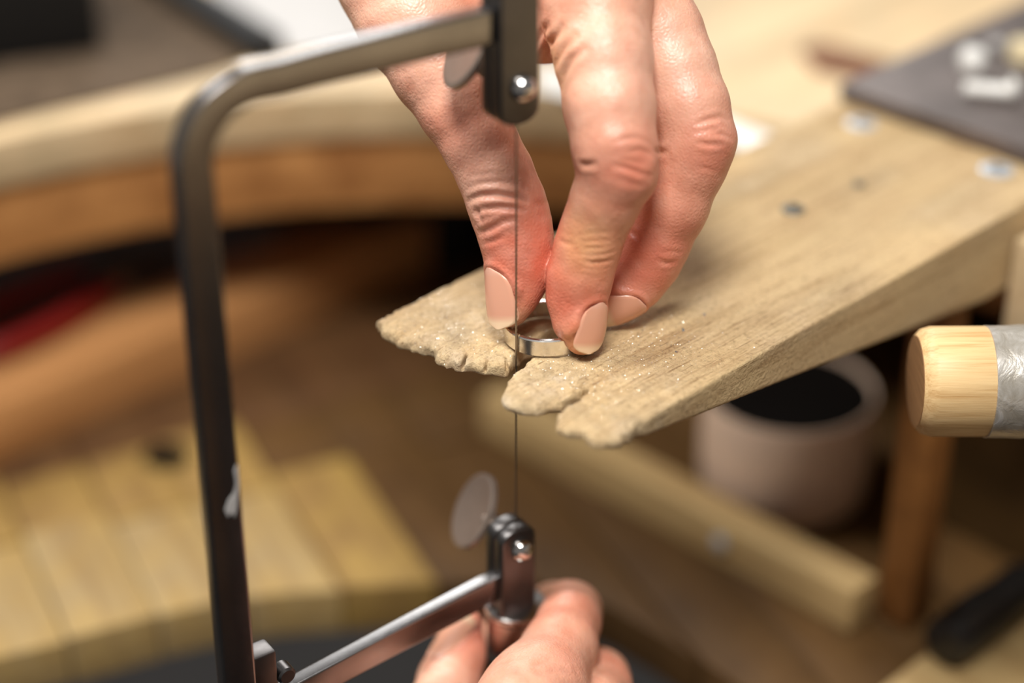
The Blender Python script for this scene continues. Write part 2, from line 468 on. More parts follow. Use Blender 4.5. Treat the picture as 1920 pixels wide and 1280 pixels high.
def surface(d, vol, smooth_iters=2):
    """naive surface nets: vertices (n,3) and quads (m,4), outward facing"""
    s = d < 0
    c = np.zeros(np.array(d.shape) - 1, np.uint8)
    for i in (0, 1):
        for j in (0, 1):
            for k in (0, 1):
                c += s[i:s.shape[0] - 1 + i, j:s.shape[1] - 1 + j, k:s.shape[2] - 1 + k]
    cells = np.argwhere((c > 0) & (c < 8))
    idx = np.full(c.shape, -1, np.int32)
    idx[cells[:, 0], cells[:, 1], cells[:, 2]] = np.arange(len(cells))
    acc = np.zeros((len(cells), 3)); cnt = np.zeros(len(cells))
    cor = [(i, j, k) for i in (0, 1) for j in (0, 1) for k in (0, 1)]
    val = {q: d[cells[:, 0] + q[0], cells[:, 1] + q[1], cells[:, 2] + q[2]] for q in cor}
    for q in cor:
        for ax in range(3):
            if q[ax] == 0:
                r = list(q); r[ax] = 1; r = tuple(r)
                a, b = val[q], val[r]
                m = (a < 0) != (b < 0)
                t = np.where(m, a / np.where(np.abs(a - b) < 1e-9, 1e-9, a - b), 0)
                p = np.array(q, float)[None, :].repeat(len(cells), 0); p[:, ax] = t
                acc[m] += p[m]; cnt[m] += 1
    v = vol.lo + vol.h * (cells + acc / cnt[:, None])
    quads = []
    for ax in range(3):
        u, w = (ax + 1) % 3, (ax + 2) % 3
        sl0 = [slice(None)] * 3; sl1 = [slice(None)] * 3
        sl0[ax] = slice(0, -1); sl1[ax] = slice(1, None)
        a, b = s[tuple(sl0)], s[tuple(sl1)]
        e = np.argwhere(a != b)
        ok = (e[:, u] > 0) & (e[:, w] > 0) & (e[:, u] < d.shape[u] - 1) & (e[:, w] < d.shape[w] - 1)
        e = e[ok]
        ins = a[e[:, 0], e[:, 1], e[:, 2]]
        def cell(du, dw):
            q = e.copy(); q[:, u] += du; q[:, w] += dw
            return idx[q[:, 0], q[:, 1], q[:, 2]]
        Q = np.stack([cell(-1, -1), cell(0, -1), cell(0, 0), cell(-1, 0)], 1)
        Q[~ins] = Q[~ins][:, ::-1]
        quads.append(Q)
    f = np.concatenate(quads); f = f[(f >= 0).all(1)]
    for _ in range(smooth_iters):
        sm = np.zeros_like(v); n = np.zeros(len(v))
        for a, b in ((0, 1), (1, 2), (2, 3), (3, 0)):
            for i in range(3):
                sm[:, i] += np.bincount(f[:, a], v[f[:, b], i], len(v)) + np.bincount(f[:, b], v[f[:, a], i], len(v))
            n += np.bincount(f[:, a], minlength=len(v)) + np.bincount(f[:, b], minlength=len(v))
        g = n > 0
        v[g] = 0.45 * v[g] + 0.55 * sm[g] / n[g, None]
    return v, f

def vert_normals(v, f):
    fn = np.cross(v[f[:, 2]] - v[f[:, 0]], v[f[:, 3]] - v[f[:, 1]])
    n = np.zeros_like(v)
    for c in range(4):
        for i in range(3): n[:, i] += np.bincount(f[:, c], fn[:, i], len(v))
    return n / (np.linalg.norm(n, axis=1, keepdims=True) + 1e-12)

def vnoise(p, seed=0):
    """smooth value noise in -1..1 for points (n,3)"""
    p = np.asarray(p, float); i = np.floor(p).astype(np.int64); f = p - i
    f = f * f * (3 - 2 * f)
    def h(a, b, c):
        n = (a * 374761393 + b * 668265263 + c * 2147483647 + seed * 1274126177) & 0x7fffffff
        n = ((n ^ (n >> 13)) * 1274126177) & 0x7fffffff
        return ((n ^ (n >> 16)) & 0xffff) / 32767.5 - 1.0
    r = 0
    for a in (0, 1):
        for b in (0, 1):
            for c in (0, 1):
                w = (f[..., 0] if a else 1 - f[..., 0]) * (f[..., 1] if b else 1 - f[..., 1]) * (f[..., 2] if c else 1 - f[..., 2])
                r = r + w * h(i[..., 0] + a, i[..., 1] + b, i[..., 2] + c)
    return r

random.seed(7); rng = np.random.default_rng(7)

#@@STRUCTURE
# ------------------------------------------------------------------ floor
fl, ff = box_vf((0, 200, -905), (1, 0, 0), (0, 1, 0), ZZ, 2500, 2500, 5)
tag(mesh_obj('floor', fl, ff, M['floor']), 'dark workshop floor under the bench', 'floor', kind='structure')

# ------------------------------------------------------------------ workbench
BT = -28.0                                # height of the bench top
ARC_C = np.array([-32.0, -42.0]); ARC_R = 281.0
wb = tag(empty('workbench', bench(330, 0, -900)), 'pale wooden jeweller\'s bench with curved cutout and lower shelf', 'workbench')

def cut_outline(r, t_back, v_side, horn=30.0, n=64):
    """board outline with a round cutout; bench axes, centre of the cutout on the pin axis"""
    tc = R2 * ((ARC_C[0] - PIN0[0]) + (ARC_C[1] - PIN0[1]))
    pts = [(t_back, -v_side), (t_back, v_side), (tc - horn, v_side)]
    a0 = math.acos(max(-1, min(1, -horn / r)))
    for i in range(n + 1):
        a = a0 - 2 * a0 * i / n
        pts.append((tc + r * math.cos(a), r * math.sin(a)))
    pts.append((tc - horn, -v_side))
    return [bench(t, v, 0)[:2] for t, v in pts]
prism('bench_top', cut_outline(ARC_R, 620, 620), BT - 19, BT, M['bench'], wb, 1.2)
prism('front_rail', cut_outline(ARC_R + 3, ARC_R + 40, 560), BT - 50, BT - 19.2, M['rail'], wb, 0.8)

SH = -150.0                               # height of the lower shelf
front = [on_z(x, y, SH) for x, y in ((-420, 1345), (-160, 1270), (0, 1226), (150, 1190), (300, 1150), (420, 1122), (540, 1106), (675, 1098), (800, 1092), (920, 1088), (1020, 1092), (1130, 1122), (1250, 1192), (1390, 1286), (1500, 1370), (1700, 1540))]
SD = np.array([0.42, -0.9075, 0.0]); SN = np.array([0.9075, 0.42, 0.0])   # the boards run along SD
fs = np.array([[q @ SN, q @ SD] for q in front])
edges = np.arange(fs[0, 0], 420.0, 31.0)
for i in range(len(edges) - 1):
    a, b = edges[i] + 0.35, edges[i + 1] - 0.35
    xs = np.linspace(a, b, 6)
    ys = np.interp(xs, fs[:, 0], fs[:, 1])
    back = -420.0
    split = -180.0 + 5 * math.sin(i * 1.7)
    split2 = -222.0 + 4 * math.sin(i * 2.3)
    def outl(lo_, hi_): return [tuple((x * SN + y * SD)[:2]) for x, y in zip(xs, hi_)] + [tuple((b * SN + lo_ * SD)[:2]), tuple((a * SN + lo_ * SD)[:2])]
    hi_ = np.maximum(ys, split + 12)
    tone = M['shelf'] if b < 0 else M['shelf_half_shade'] if b < 40 else M['shelf_shade']  # board colours step from lit to shaded across the shelf
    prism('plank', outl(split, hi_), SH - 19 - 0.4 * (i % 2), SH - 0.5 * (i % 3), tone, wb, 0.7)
    prism('plank', outl(split2, np.full(6, split - 0.6)), SH - 19, SH - 0.5 * (i % 2), M['shelf_half_shade'] if b < 0 else M['shelf_shade'], wb, 0.7)
    prism('plank', outl(back, np.full(6, split2 - 0.6)), SH - 19, SH - 0.7 * (i % 2), M['shelf_rear_shade'], wb, 0.7)
kc = on_z(312, 855, SH)
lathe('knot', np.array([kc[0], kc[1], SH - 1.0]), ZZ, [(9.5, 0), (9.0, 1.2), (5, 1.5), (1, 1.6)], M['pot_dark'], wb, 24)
ledge = bench_box('ledge', 140, 154, -150, 26, SH + 0.2, SH + 17, M['ledge'], wb, 1.2)
lathe('screw', bench(139.9, -30, SH + 9), -BU, [(3.2, 0), (3.2, 0.6), (2.0, 1.2)], M['zinc'], ledge, 20)
bench_box('side_beam', -60, 330, -296, -262, SH + 0.2, SH + 26, M['sidebeam'], wb, 1.5)
bench_box('support_post', 155, 168, 26, 39, SH + 0.2, -29.0, M['post'], wb, 1.0)
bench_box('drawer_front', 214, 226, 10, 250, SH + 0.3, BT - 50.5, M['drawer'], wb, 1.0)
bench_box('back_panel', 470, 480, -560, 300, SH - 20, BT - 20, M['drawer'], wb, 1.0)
bench_box('bracket_block', 179, 262, 44.5, 62, BT + 0.2 - 34, -9.5, M['bench'], wb, 1.2)
for v in (-540, 540):
    bench_box('bench_leg', 520, 580, v - 30, v + 30, -899.5, BT - 19.4, M['rail'], wb, 2.0)
    bench_box('bench_leg', -40, 10, v - 30, v + 30, -899.5, BT - 19.4 - 31, M['rail'], wb, 2.0)

# ------------------------------------------------------------------ bench pin
pin = tag(empty('bench_pin', bench(150, 0, BT)), 'worn wooden bench pin with three chewed prongs and a wedge shape', 'bench pin')
tip_px = [(708, 593), (716, 606), (735, 622), (752, 632), (772, 640), (796, 648), (816, 653), (828, 664), (842, 672), (862, 677), (884, 676), (905, 680), (930, 679), (950, 680),
          (958, 668), (968, 655), (985, 640), (1010, 626), (1036, 612), (1050, 614), (1046, 626), (1024, 645), (1000, 662), (986, 676), (966, 692),
          (952, 708), (945, 722), (942, 738), (948, 750), (962, 756), (984, 760), (1010, 758), (1036, 752), (1058, 742), (1078, 730), (1096, 720), (1108, 722), (1100, 734),
          (1084, 746), (1064, 757), (1046, 770), (1037, 782), (1042, 793), (1060, 799), (1078, 802), (1092, 803), (1100, 812), (1116, 819), (1132, 822), (1148, 818), (1160, 813)]
tip = [on_z(x, y, 0.0) for x, y in tip_px]
def to_tv(p): q = p[:2] - PIN0; return np.array([R2 * (q[0] + q[1]), R2 * (q[0] - q[1])])
PIN_END = 330.0
poly = np.array([to_tv(p) for p in tip] + [(30, 43.4), (80, 43.0), (PIN_END, 43.0), (PIN_END, -44.0), (80, -44.0), (30, -43.8)])
def poly_sdf(T, V, poly):
    d = np.full(T.shape, 1e9); inside = np.zeros(T.shape, bool)
    n = len(poly)
    for i in range(n):
        a, b = poly[i], poly[(i + 1) % n]
        e = b - a; wx, wy = T - a[0], V - a[1]
        k = np.clip((wx * e[0] + wy * e[1]) / (e @ e + 1e-12), 0, 1)
        d = np.minimum(d, (wx - e[0] * k) ** 2 + (wy - e[1] * k) ** 2)
        c = ((a[1] > V) != (b[1] > V))
        with np.errstate(divide='ignore', invalid='ignore'):
            xi = (b[0] - a[0]) * (V - a[1]) / (b[1] - a[1]) + a[0]
        inside ^= c & (T < xi)
    d = np.sqrt(d)
    return np.where(inside, -d, d)
h = 0.5
vol = Vol((-8, -48, -30), (PIN_END + 4, 48, 2.5), h)
T, V = np.meshgrid(vol.ax[0], vol.ax[1], indexing='ij')
d2 = poly_sdf(T, V, poly)
P3 = np.stack([T, V, np.zeros_like(T)], -1)
wear = np.clip(1 - T / 45.0, 0, 1)
wear2 = np.where(np.abs(V) > 38, np.clip(1 - (T - 2) / 14.0, 0, 1), wear)
edge_amp = np.where((V > -12) & (V < 22) & (T < 32), 0.45, 1.0)
rough_edge = edge_amp * (0.9 * vnoise(P3 * 0.22, 3) + 0.7 * vnoise(P3 * 0.55, 4) + 0.55 * vnoise(P3 * 1.2, 5))
d2 = d2 + rough_edge * wear2
notch = np.exp(-((T - 30) / 14) ** 2) * (np.abs(V) < 34)
d2 = d2 + 0.28 * np.sin(V * 5.5 + 2 * vnoise(P3 * 0.3, 6)) * notch
grain = vnoise(np.stack([T * 0.02, V * 0.5, 0 * T], -1), 8) * 0.28 + vnoise(np.stack([T * 0.05, V * 1.4, 0 * T], -1), 9) * 0.16
topz = grain - 0.25 + wear * (0.35 * vnoise(P3 * 0.35, 10) + 0.28 * vnoise(P3 * 0.8, 12) + 0.16 * vnoise(P3 * 1.6, 16))
# the top wears down towards chewed edges
topz = topz - 1.3 * wear2 * np.exp(-np.clip(-d2, 0, None) / 1.3)
botz = -(3.6 + 24.4 * np.clip((T + 2) / 172.0, 0, 1)) + 0.3 * vnoise(P3 * 0.05, 11) * wear
Zc = vol.ax[2][None, None, :]
zt = np.broadcast_to(topz[:, :, None], vol.n); zb = botz[:, :, None]
side = d2[:, :, None] + 0.5 * wear2[:, :, None] * np.sin(Zc * 1.3 + 3 * T[:, :, None] * 0.3)  * 0.4
def smax(a, b, k): return -smin(-a, -b, k)
d = smax(smax(side, Zc - zt, 0.6), zb - Zc, 0.8).astype(np.float32)
# cracks at the chewed end
for (x0, y0, x1, y1, wdt) in ((862, 682, 878, 660, 0.28), (952, 684, 948, 660, 0.25), (905, 684, 918, 668, 0.2)):
    a, b = to_tv(on_z(x0, y0, 0)), to_tv(on_z(x1, y1, 0))
    e = b - a; k = np.clip(((T - a[0]) * e[0] + (V - a[1]) * e[1]) / (e @ e), 0, 1)
    dc = np.hypot(T - a[0] - k * e[0], V - a[1] - k * e[1]) - wdt * 2.2 * (1 - 0.7 * k)
    d = np.maximum(d, np.minimum(-dc, 5)[:, :, None].astype(np.float32) * 1.0 - np.clip((-3.0 - Zc), 0, None) * 2)
vv, qf = surface(d, vol, 1)
wv = np.stack([PIN0[0] + R2 * (vv[:, 0] + vv[:, 1]), PIN0[1] + R2 * (vv[:, 0] - vv[:, 1]), vv[:, 2]], 1)
body = mesh_obj('pin_body', wv, qf[:, ::-1].copy(), M['pin'], pin, True)   # the axes swap handedness
dust = np.clip(1 - (vv[:, 0] - 6) / 42.0, 0, 1) * np.clip(0.55 + 0.5 * vnoise(vv * 0.09, 13) + 0.3 * vnoise(vv * 0.3, 14), 0, 1) * 0.68
dust = np.maximum(dust, 0.35 * np.clip(vnoise(vv * np.array([0.03, 0.08, 0.1]), 15), 0, 1))
at_ = body.data.attributes.new('dust', 'FLOAT', 'POINT'); at_.data.foreach_set('value', dust.astype(np.float32))
for i, (x, y, mm, r) in enumerate(((1615, 232, 'zinc', 5.0), (1868, 318, 'zinc', 5.4), (1487, 393, 'dark_screw', 3.6), (1610, 346, 'dark_screw', 1.8))):
    c = on_z(x, y, -0.1)
    v, f = lathe_vf(c, ZZ, [(r, -0.8), (r, 0.25), (r * 0.92, 0.5), (r * 0.55, 0.62)], 28)
    sc = mesh_obj('screw', v, f, M[mm], pin); auto_smooth(sc)
    if r > 3:
        a = 0.5 + i
        for k in (0, 1):
            ax = np.array([math.cos(a + k * math.pi / 2), math.sin(a + k * math.pi / 2), 0])
            dir_box('slot', c + ZZ * 0.66, ax, np.cross(ZZ, ax), ZZ, r * 0.5, r * 0.11, 0.12, M['pot_dark'], sc, 0.03)

# steel plate on the root of the pin, with small things on it
plate = bench_box('steel_plate', 208, 330, -45, 62, 0.5, 6.0, M['plate'], None, 0.7)
tag(plate, 'dark grey steel plate lying on the root of the wooden pin', 'plate')
c = on_z(1852, 184, 6.0)
peg = tag(empty('rivet', c), 'white plastic rivet with round head lying on the steel plate', 'rivet')
ax = np.array([0.98, -0.2, 0.0]); ax /= np.linalg.norm(ax)
lathe('shaft', c + ZZ * 2.9 - ax * 8.5, ax, [(0.8, 0), (2.2, 0.5), (2.4, 1.0), (2.4, 15.0)], M['white'], peg, 24)
lathe('head', c + ZZ * 4.0 + ax * 6.2, ax, [(2.9, 0), (4.0, 0.4), (4.0, 1.4), (3.3, 2.6), (1.5, 3.3)], M['white'], peg, 28)
c = on_z(1820, 132, 6.0)
tag(lathe('cap', c, ZZ, [(4.1, 0), (4.7, 1.0), (4.7, 4.5), (4.2, 6.5), (2.8, 7.8), (0.8, 8.3)], M['white'], None, 28), 'round domed white cap standing behind the white rivet', 'cap')
c = on_z(1865, 96, 6.0)
tag(lathe('bead', c, ZZ, [(1.6, 0), (2.5, 0.8), (2.9, 2.2), (2.5, 3.6), (1.4, 4.4)], M['paper'], None, 24), 'smallest pale grey bead on the steel plate', 'bead')
c = on_z(1917, 112, 6.0)
tag(lathe('bottle_cap', c, ZZ, [(4.6, 0), (5.2, 0.6), (5.0, 5.5), (4.4, 6.6), (2.0, 6.9)], M['cream'], None, 28), 'cream coloured cap at the edge of the picture on the plate', 'cap')

# silver filings on the pin
fv, fq = [], []
bv = BVHTree.FromPolygons([tuple(p) for p in wv], [tuple(q) for q in qf[:, ::-1]])
def scatter(cx, cy, sx, sy, n, smin_, smax_):
    for _ in range(n):
        p = on_z(rng.normal(cx, sx), rng.normal(cy, sy), 0.0)
        hit = bv.ray_cast(Vector((p[0], p[1], 5.0)), Vector((0, 0, -1)), 9.0)
        if hit[0] is None or hit[1].z < 0.5: continue
        q = np.array(hit[0]) + np.array([0, 0, 0.12])
        s = rng.uniform(smin_, smax_)
        nrm = np.array([rng.normal(0, .45), rng.normal(0, .45), 1.0]); x, y, _d = frame_of(nrm)
        a = rng.uniform(0, 6.28); x, y = math.cos(a) * x + math.sin(a) * y, -math.sin(a) * x + math.cos(a) * y
        b0 = len(fv)
        fv.extend([q - s * x - s * .6 * y, q + s * x - s * .5 * y, q + s * .7 * x + s * .6 * y, q - s * .6 * x + s * .5 * y, q + np.array([0, 0, -0.1])])
        fq.append((b0, b0 + 1, b0 + 2, b0 + 3)); fq.extend([(b0 + 1, b0, b0 + 4), (b0 + 3, b0 + 2, b0 + 4)])
scatter(1200, 640, 80, 40, 3600, 0.03, 0.10)
scatter(1080, 720, 70, 40, 2200, 0.03, 0.10)
scatter(830, 600, 60, 40, 2400, 0.03, 0.10)
scatter(930, 640, 50, 25, 800, 0.03, 0.09)
scatter(1020, 625, 25, 15, 200, 0.04, 0.12)
scatter(1260, 620, 110, 60, 700, 0.04, 0.11)
for x, y in ((1268, 660), (1282, 618), (1204, 618), (1320, 590)):
    scatter(x, y, 1.0, 1.0, 2, 0.3, 0.55)
tag(mesh_obj('silver_filings', np.array(fv), fq, M['glint']), 'fine silver filings glittering on the worn end of the bench pin', 'filings', kind='stuff')

# ------------------------------------------------------------------ ring
RC = np.array([9.3, 2.8, 0.15]); RO = 11.6; RI = 10.2; RH = 4.9
BL = np.array([1.1, -6.4])                # where the saw blade stands
cut = math.atan2(BL[1] - RC[1], BL[0] - RC[0])
prof = [(RO, 0.35), (RO - 0.25, 0.05), (RI + 0.25, 0.05), (RI, 0.3), (RI - 0.02, RH - 0.3), (RI + 0.25, RH), (RO - 0.25, RH), (RO, RH - 0.35)]
n = 120; g = 0.032
rv, rf = [], []
for i in range(n + 1):
    a = cut + g + (2 * math.pi - 2 * g) * i / n
    wob = 1 + 0.012 * math.sin(2 * a + 0.7) + 0.006 * math.sin(5 * a)
    for r, z in prof:
        rv.append(RC + np.array([r * wob * math.cos(a), r * wob * math.sin(a), z]))
k = len(prof)
for i in range(n):
    for j in range(k):
        rf.append((i * k + j, (i + 1) * k + j, (i + 1) * k + (j + 1) % k, i * k + (j + 1) % k))
rf.append(tuple(range(k))); rf.append(tuple(reversed(range(n * k, (n + 1) * k))))
ring = mesh_obj('ring', np.array(rv), rf, M['silver'])
bm = bmesh.new(); bm.from_mesh(ring.data); bmesh.ops.recalc_face_normals(bm, faces=bm.faces); bm.to_mesh(ring.data); bm.free()
auto_smooth(ring, 30)
tag(ring, 'plain flat silver ring band held on the pin, cut by the saw blade', 'ring')

#@@SAW
# ------------------------------------------------------------------ jeweller's saw
AL = math.radians(34.0)
W = np.array([-math.cos(AL), -math.sin(AL), 0.0])     # from the blade towards the back of the frame
N = np.array([math.sin(AL), -math.cos(AL), 0.0])      # the side of the frame that faces the viewer
B3 = np.array([BL[0], BL[1], 0.0])
saw = tag(empty('jewelers_saw', B3 + ZZ * -230), 'steel jeweller\'s saw frame with thin blade and black handle', 'saw')
Z_TOP, Z_LOW, LS = 94.0, -73.0, 88.0
HB, TB = 4.6, 2.3                                     # half height and half thickness of the bar
def bar(name, path, m, parent, hb=HB, tb=TB, hbs=None, bev=0.7):
    """flat bar swept along a path of (w, z) points in the frame's plane"""
    v, f = [], []
    n = len(path)
    for i, (w_, z_) in enumerate(path):
        a = np.array(path[max(0, i - 1)]); b = np.array(path[min(n - 1, i + 1)])
        tdir = (b - a) / np.linalg.norm(b - a); nd = np.array([-tdir[1], tdir[0]])
        hh = hbs[i] if hbs else hb
        for s1, s2 in ((-1, -1), (1, -1), (1, 1), (-1, 1)):
            q = np.array([w_, z_]) + nd * hh * s1
            v.append(B3 + W * q[0] + ZZ * q[1] + N * tb * s2)
    for i in range(n - 1):
        for j in range(4):
            f.append((i * 4 + j, i * 4 + (j + 1) % 4, (i + 1) * 4 + (j + 1) % 4, (i + 1) * 4 + j))
    f.append((3, 2, 1, 0)); f.append(tuple(range((n - 1) * 4, n * 4)))
    return bevel(mesh_obj(name, np.array(v), f, m, parent), bev, 3, 30)
rad = 17.0
path = [(8.0, Z_TOP), (30, Z_TOP), (55, Z_TOP), (LS - rad - 6, Z_TOP - 0.3)]
for i in range(13):
    a = math.pi / 2 * i / 12
    path.append((LS - rad + rad * math.sin(a), Z_TOP - rad + rad * math.cos(a)))
path += [(LS, 40.0), (LS, 0.0), (LS, -50.0), (LS, Z_LOW + 1), (LS, Z_LOW - 16)]
bar('frame_bar', path, M['frame'], saw)
bar('lower_arm', [(6.0, Z_LOW), (40, Z_LOW - 4.2), (LS - 10, Z_LOW - 9.3), (LS + 12, Z_LOW - 12)], M['frame'], saw, 4.2, 2.2)
# sliding block that clamps the lower arm to the back bar
dir_box('slide_block', B3 + W * (LS - 4.5) + ZZ * -70.5 - N * 1.6, W, N, ZZ, 6.6, 3.4, 6.5, M['clamp'], saw, 0.9)
lathe('slide_screw', B3 + W * (LS - 13.6) + ZZ * -73.5, N, [(2.0, -2.4), (2.6, -1.9), (2.6, 1.9), (2.0, 2.4)], M['clamp'], saw, 24)

def clamp(zc, flip, z_lo, z_hi, half_w, m, coin_up):
    """jaw block with two plates, a domed screw in front and a coin-shaped thumb screw behind"""
    pts = []
    hw = half_w
    # rounded outline in (w, z): the blade end is rounded
    top, bot = (z_hi, z_lo) if flip else (z_lo, z_hi)
    s = 1 if flip else -1
    out = [(hw, top), (-hw, top)]
    rr = 5.0
    e = bot + s * rr * 0.75
    for i in range(9):
        a = math.pi * i / 8
        out.append((-hw * math.cos(a), e - s * rr * 0.75 * math.sin(a)))
    for nm, n0, n1 in (('jaw', 0.35, 4.4), ('jaw_plate', -4.4, 0.15)):
        v, f = [], []
        for nn in (n0, n1):
            for w_, z_ in out: v.append(B3 + W * (w_ + 1.8) + ZZ * z_ + N * nn)
        k = len(out)
        f.append(tuple(range(k))); f.append(tuple(reversed(range(k, 2 * k))))
        for i in range(k): f.append((i, (i + 1) % k, k + (i + 1) % k, k + i))
        bevel(mesh_obj(nm, np.array(v), f, m, saw), 0.9, 3, 30)
    c = B3 + ZZ * zc + W * 1.3
    lathe('clamp_screw', c + N * 4.3, N, [(3.4, 0), (3.4, 0.7), (3.0, 1.8), (2.2, 2.7), (1.1, 3.2), (0.3, 3.35)], M['chrome'], saw, 28)
    off = RGT * -10.8 + UPV * 8.6 + FWD * 14.0
    lathe('screw_shaft', c - N * 4.0, off + N * 4.0, [(2.3, 0), (2.3, 6.0), (3.0, 6.4), (3.0, 8.0), (1.6, 9.0)], M['coin'], saw, 24)
    mdir = RGT * -0.84 + UPV * 0.34 - FWD * 0.44; mdir /= np.linalg.norm(mdir)
    cc = c + off + ZZ * coin_up
    lathe('thumb_screw', cc - mdir * 1.1, mdir, [(10.3, 0), (11.2, 0.35), (11.2, 1.9), (10.3, 2.25), (9.4, 2.05)], M['coin'], saw, 48)
clamp(77.5, True, 67.5, 108.0, 5.9, M['clamp'], 2.0)
clamp(-60.5, False, -84.0, -53.5, 5.7, M['clamp'], -1.5)
lathe('ferrule', B3 + ZZ * -101, ZZ, [(8.0, 0), (8.3, 0.5), (8.3, 15.6), (8.9, 16.2), (9.2, 17.2), (8.9, 18.4), (7.8, 18.9)], M['chrome'], saw, 48)
lathe('handle', B3 + ZZ * -225, ZZ, [(5.0, 0), (10.0, 1.5), (12.5, 8), (13.0, 30), (11.0, 60), (10.0, 85), (9.2, 105), (8.3, 123.6)], M['grip'], saw, 40)
# chipped white paint on the back bar
fp = [(LS - 4.2, -2.5), (LS - 3.2, -4.0), (LS - 3.4, -8.0), (LS - 2.6, -10.5), (LS - 1.0, -12.0), (LS + 0.2, -14.5), (LS - 0.4, -17.0), (LS - 1.6, -16.0), (LS - 2.2, -18.0), (LS - 3.0, -15.5), (LS - 3.6, -12.0), (LS - 4.3, -8.5)]
k = len(fp)
pv = [B3 + W * a + ZZ * b + N * (TB + 0.02) for a, b in fp] + [B3 + W * (LS - 2.4 + 0.85 * (a - LS + 2.4)) + ZZ * (-11.5 + 0.93 * (b + 11.5)) + N * (TB + 0.22) for a, b in fp]
mesh_obj('paint_chip', np.array(pv), [tuple(range(k, 2 * k))] + [(i, (i + 1) % k, k + (i + 1) % k, k + i) for i in range(k)], M['paper'], saw)
# blade with fine teeth, standing in the plane of the frame, teeth outward
bz = np.arange(-58.0, 73.0, 0.7)
v, f = [], []
for i, z_ in enumerate(bz):
    tooth = 0.28 if i % 2 else 0.12
    for w_, n_ in ((0.22, -0.15), (-tooth, -0.15), (-tooth, 0.15), (0.22, 0.15)):
        v.append(B3 + W * w_ + N * n_ + ZZ * z_)
for i in range(len(bz) - 1):
    for j in range(4): f.append((i * 4 + j, i * 4 + (j + 1) % 4, i * 4 + 4 + (j + 1) % 4, i * 4 + 4 + j))
mesh_obj('blade', np.array(v), f, M['blade'], saw)

#@@HANDS
# ------------------------------------------------------------------ hands
SKIN = np.array(lin(222, 163, 136)[:3]); RED = np.array(lin(206, 106, 82)[:3]); PALE = np.array(lin(234, 194, 172)[:3]); YEL = np.array(lin(230, 180, 122)[:3])

def set_tint(o, col):
    at = o.data.attributes.new('tint', 'FLOAT_COLOR', 'POINT')
    c = np.ones((len(o.data.vertices), 4), np.float32); c[:, :3] = col
    at.data.foreach_set('color', c.ravel())

def crease_displace(v, nrm, bvh, creases):
    """creases: (points measured on the photograph, depth of the groove, width, sideways asymmetry)"""
    disp = np.zeros(len(v))
    for pts, amp, wid in creases:
        line = []
        for i in range(len(pts) - 1):
            for k in range(10):
                t = k / 10
                x = pts[i][0] * (1 - t) + pts[i + 1][0] * t; y = pts[i][1] * (1 - t) + pts[i + 1][1] * t
                dr = px(x, y, 1.0) - CAM
                hit = bvh.ray_cast(Vector(CAM), Vector(dr))
                if hit[0] is not None: line.append(np.array(hit[0]))
        if len(line) < 3: continue
        line = np.array(line)
        lo, hi = line.min(0) - 4 * wid, line.max(0) + 4 * wid
        sel = np.where(((v > lo) & (v < hi)).all(1))[0]
        if not len(sel): continue
        q = v[sel]
        dd = np.full(len(sel), 1e9); par = np.zeros(len(sel))
        for i in range(len(line) - 1):
            a, e = line[i], line[i + 1] - line[i]
            if e @ e > 9: continue
            k = np.clip(((q - a) @ e) / (e @ e + 1e-9), 0, 1)
            r = np.linalg.norm(q - a - k[:, None] * e, axis=1)
            m = r < dd
            dd[m] = r[m]; par[m] = (i + k[m]) / (len(line) - 1)
        tap = np.sin(np.pi * np.clip(par, 0.04, 0.96)) ** 0.5
        g = -amp * np.exp(-(dd / wid) ** 2) + 0.45 * amp * np.exp(-((dd - 2.1 * wid) / (1.1 * wid)) ** 2)
        disp[sel] += g * tap
    return v + nrm * disp[:, None]

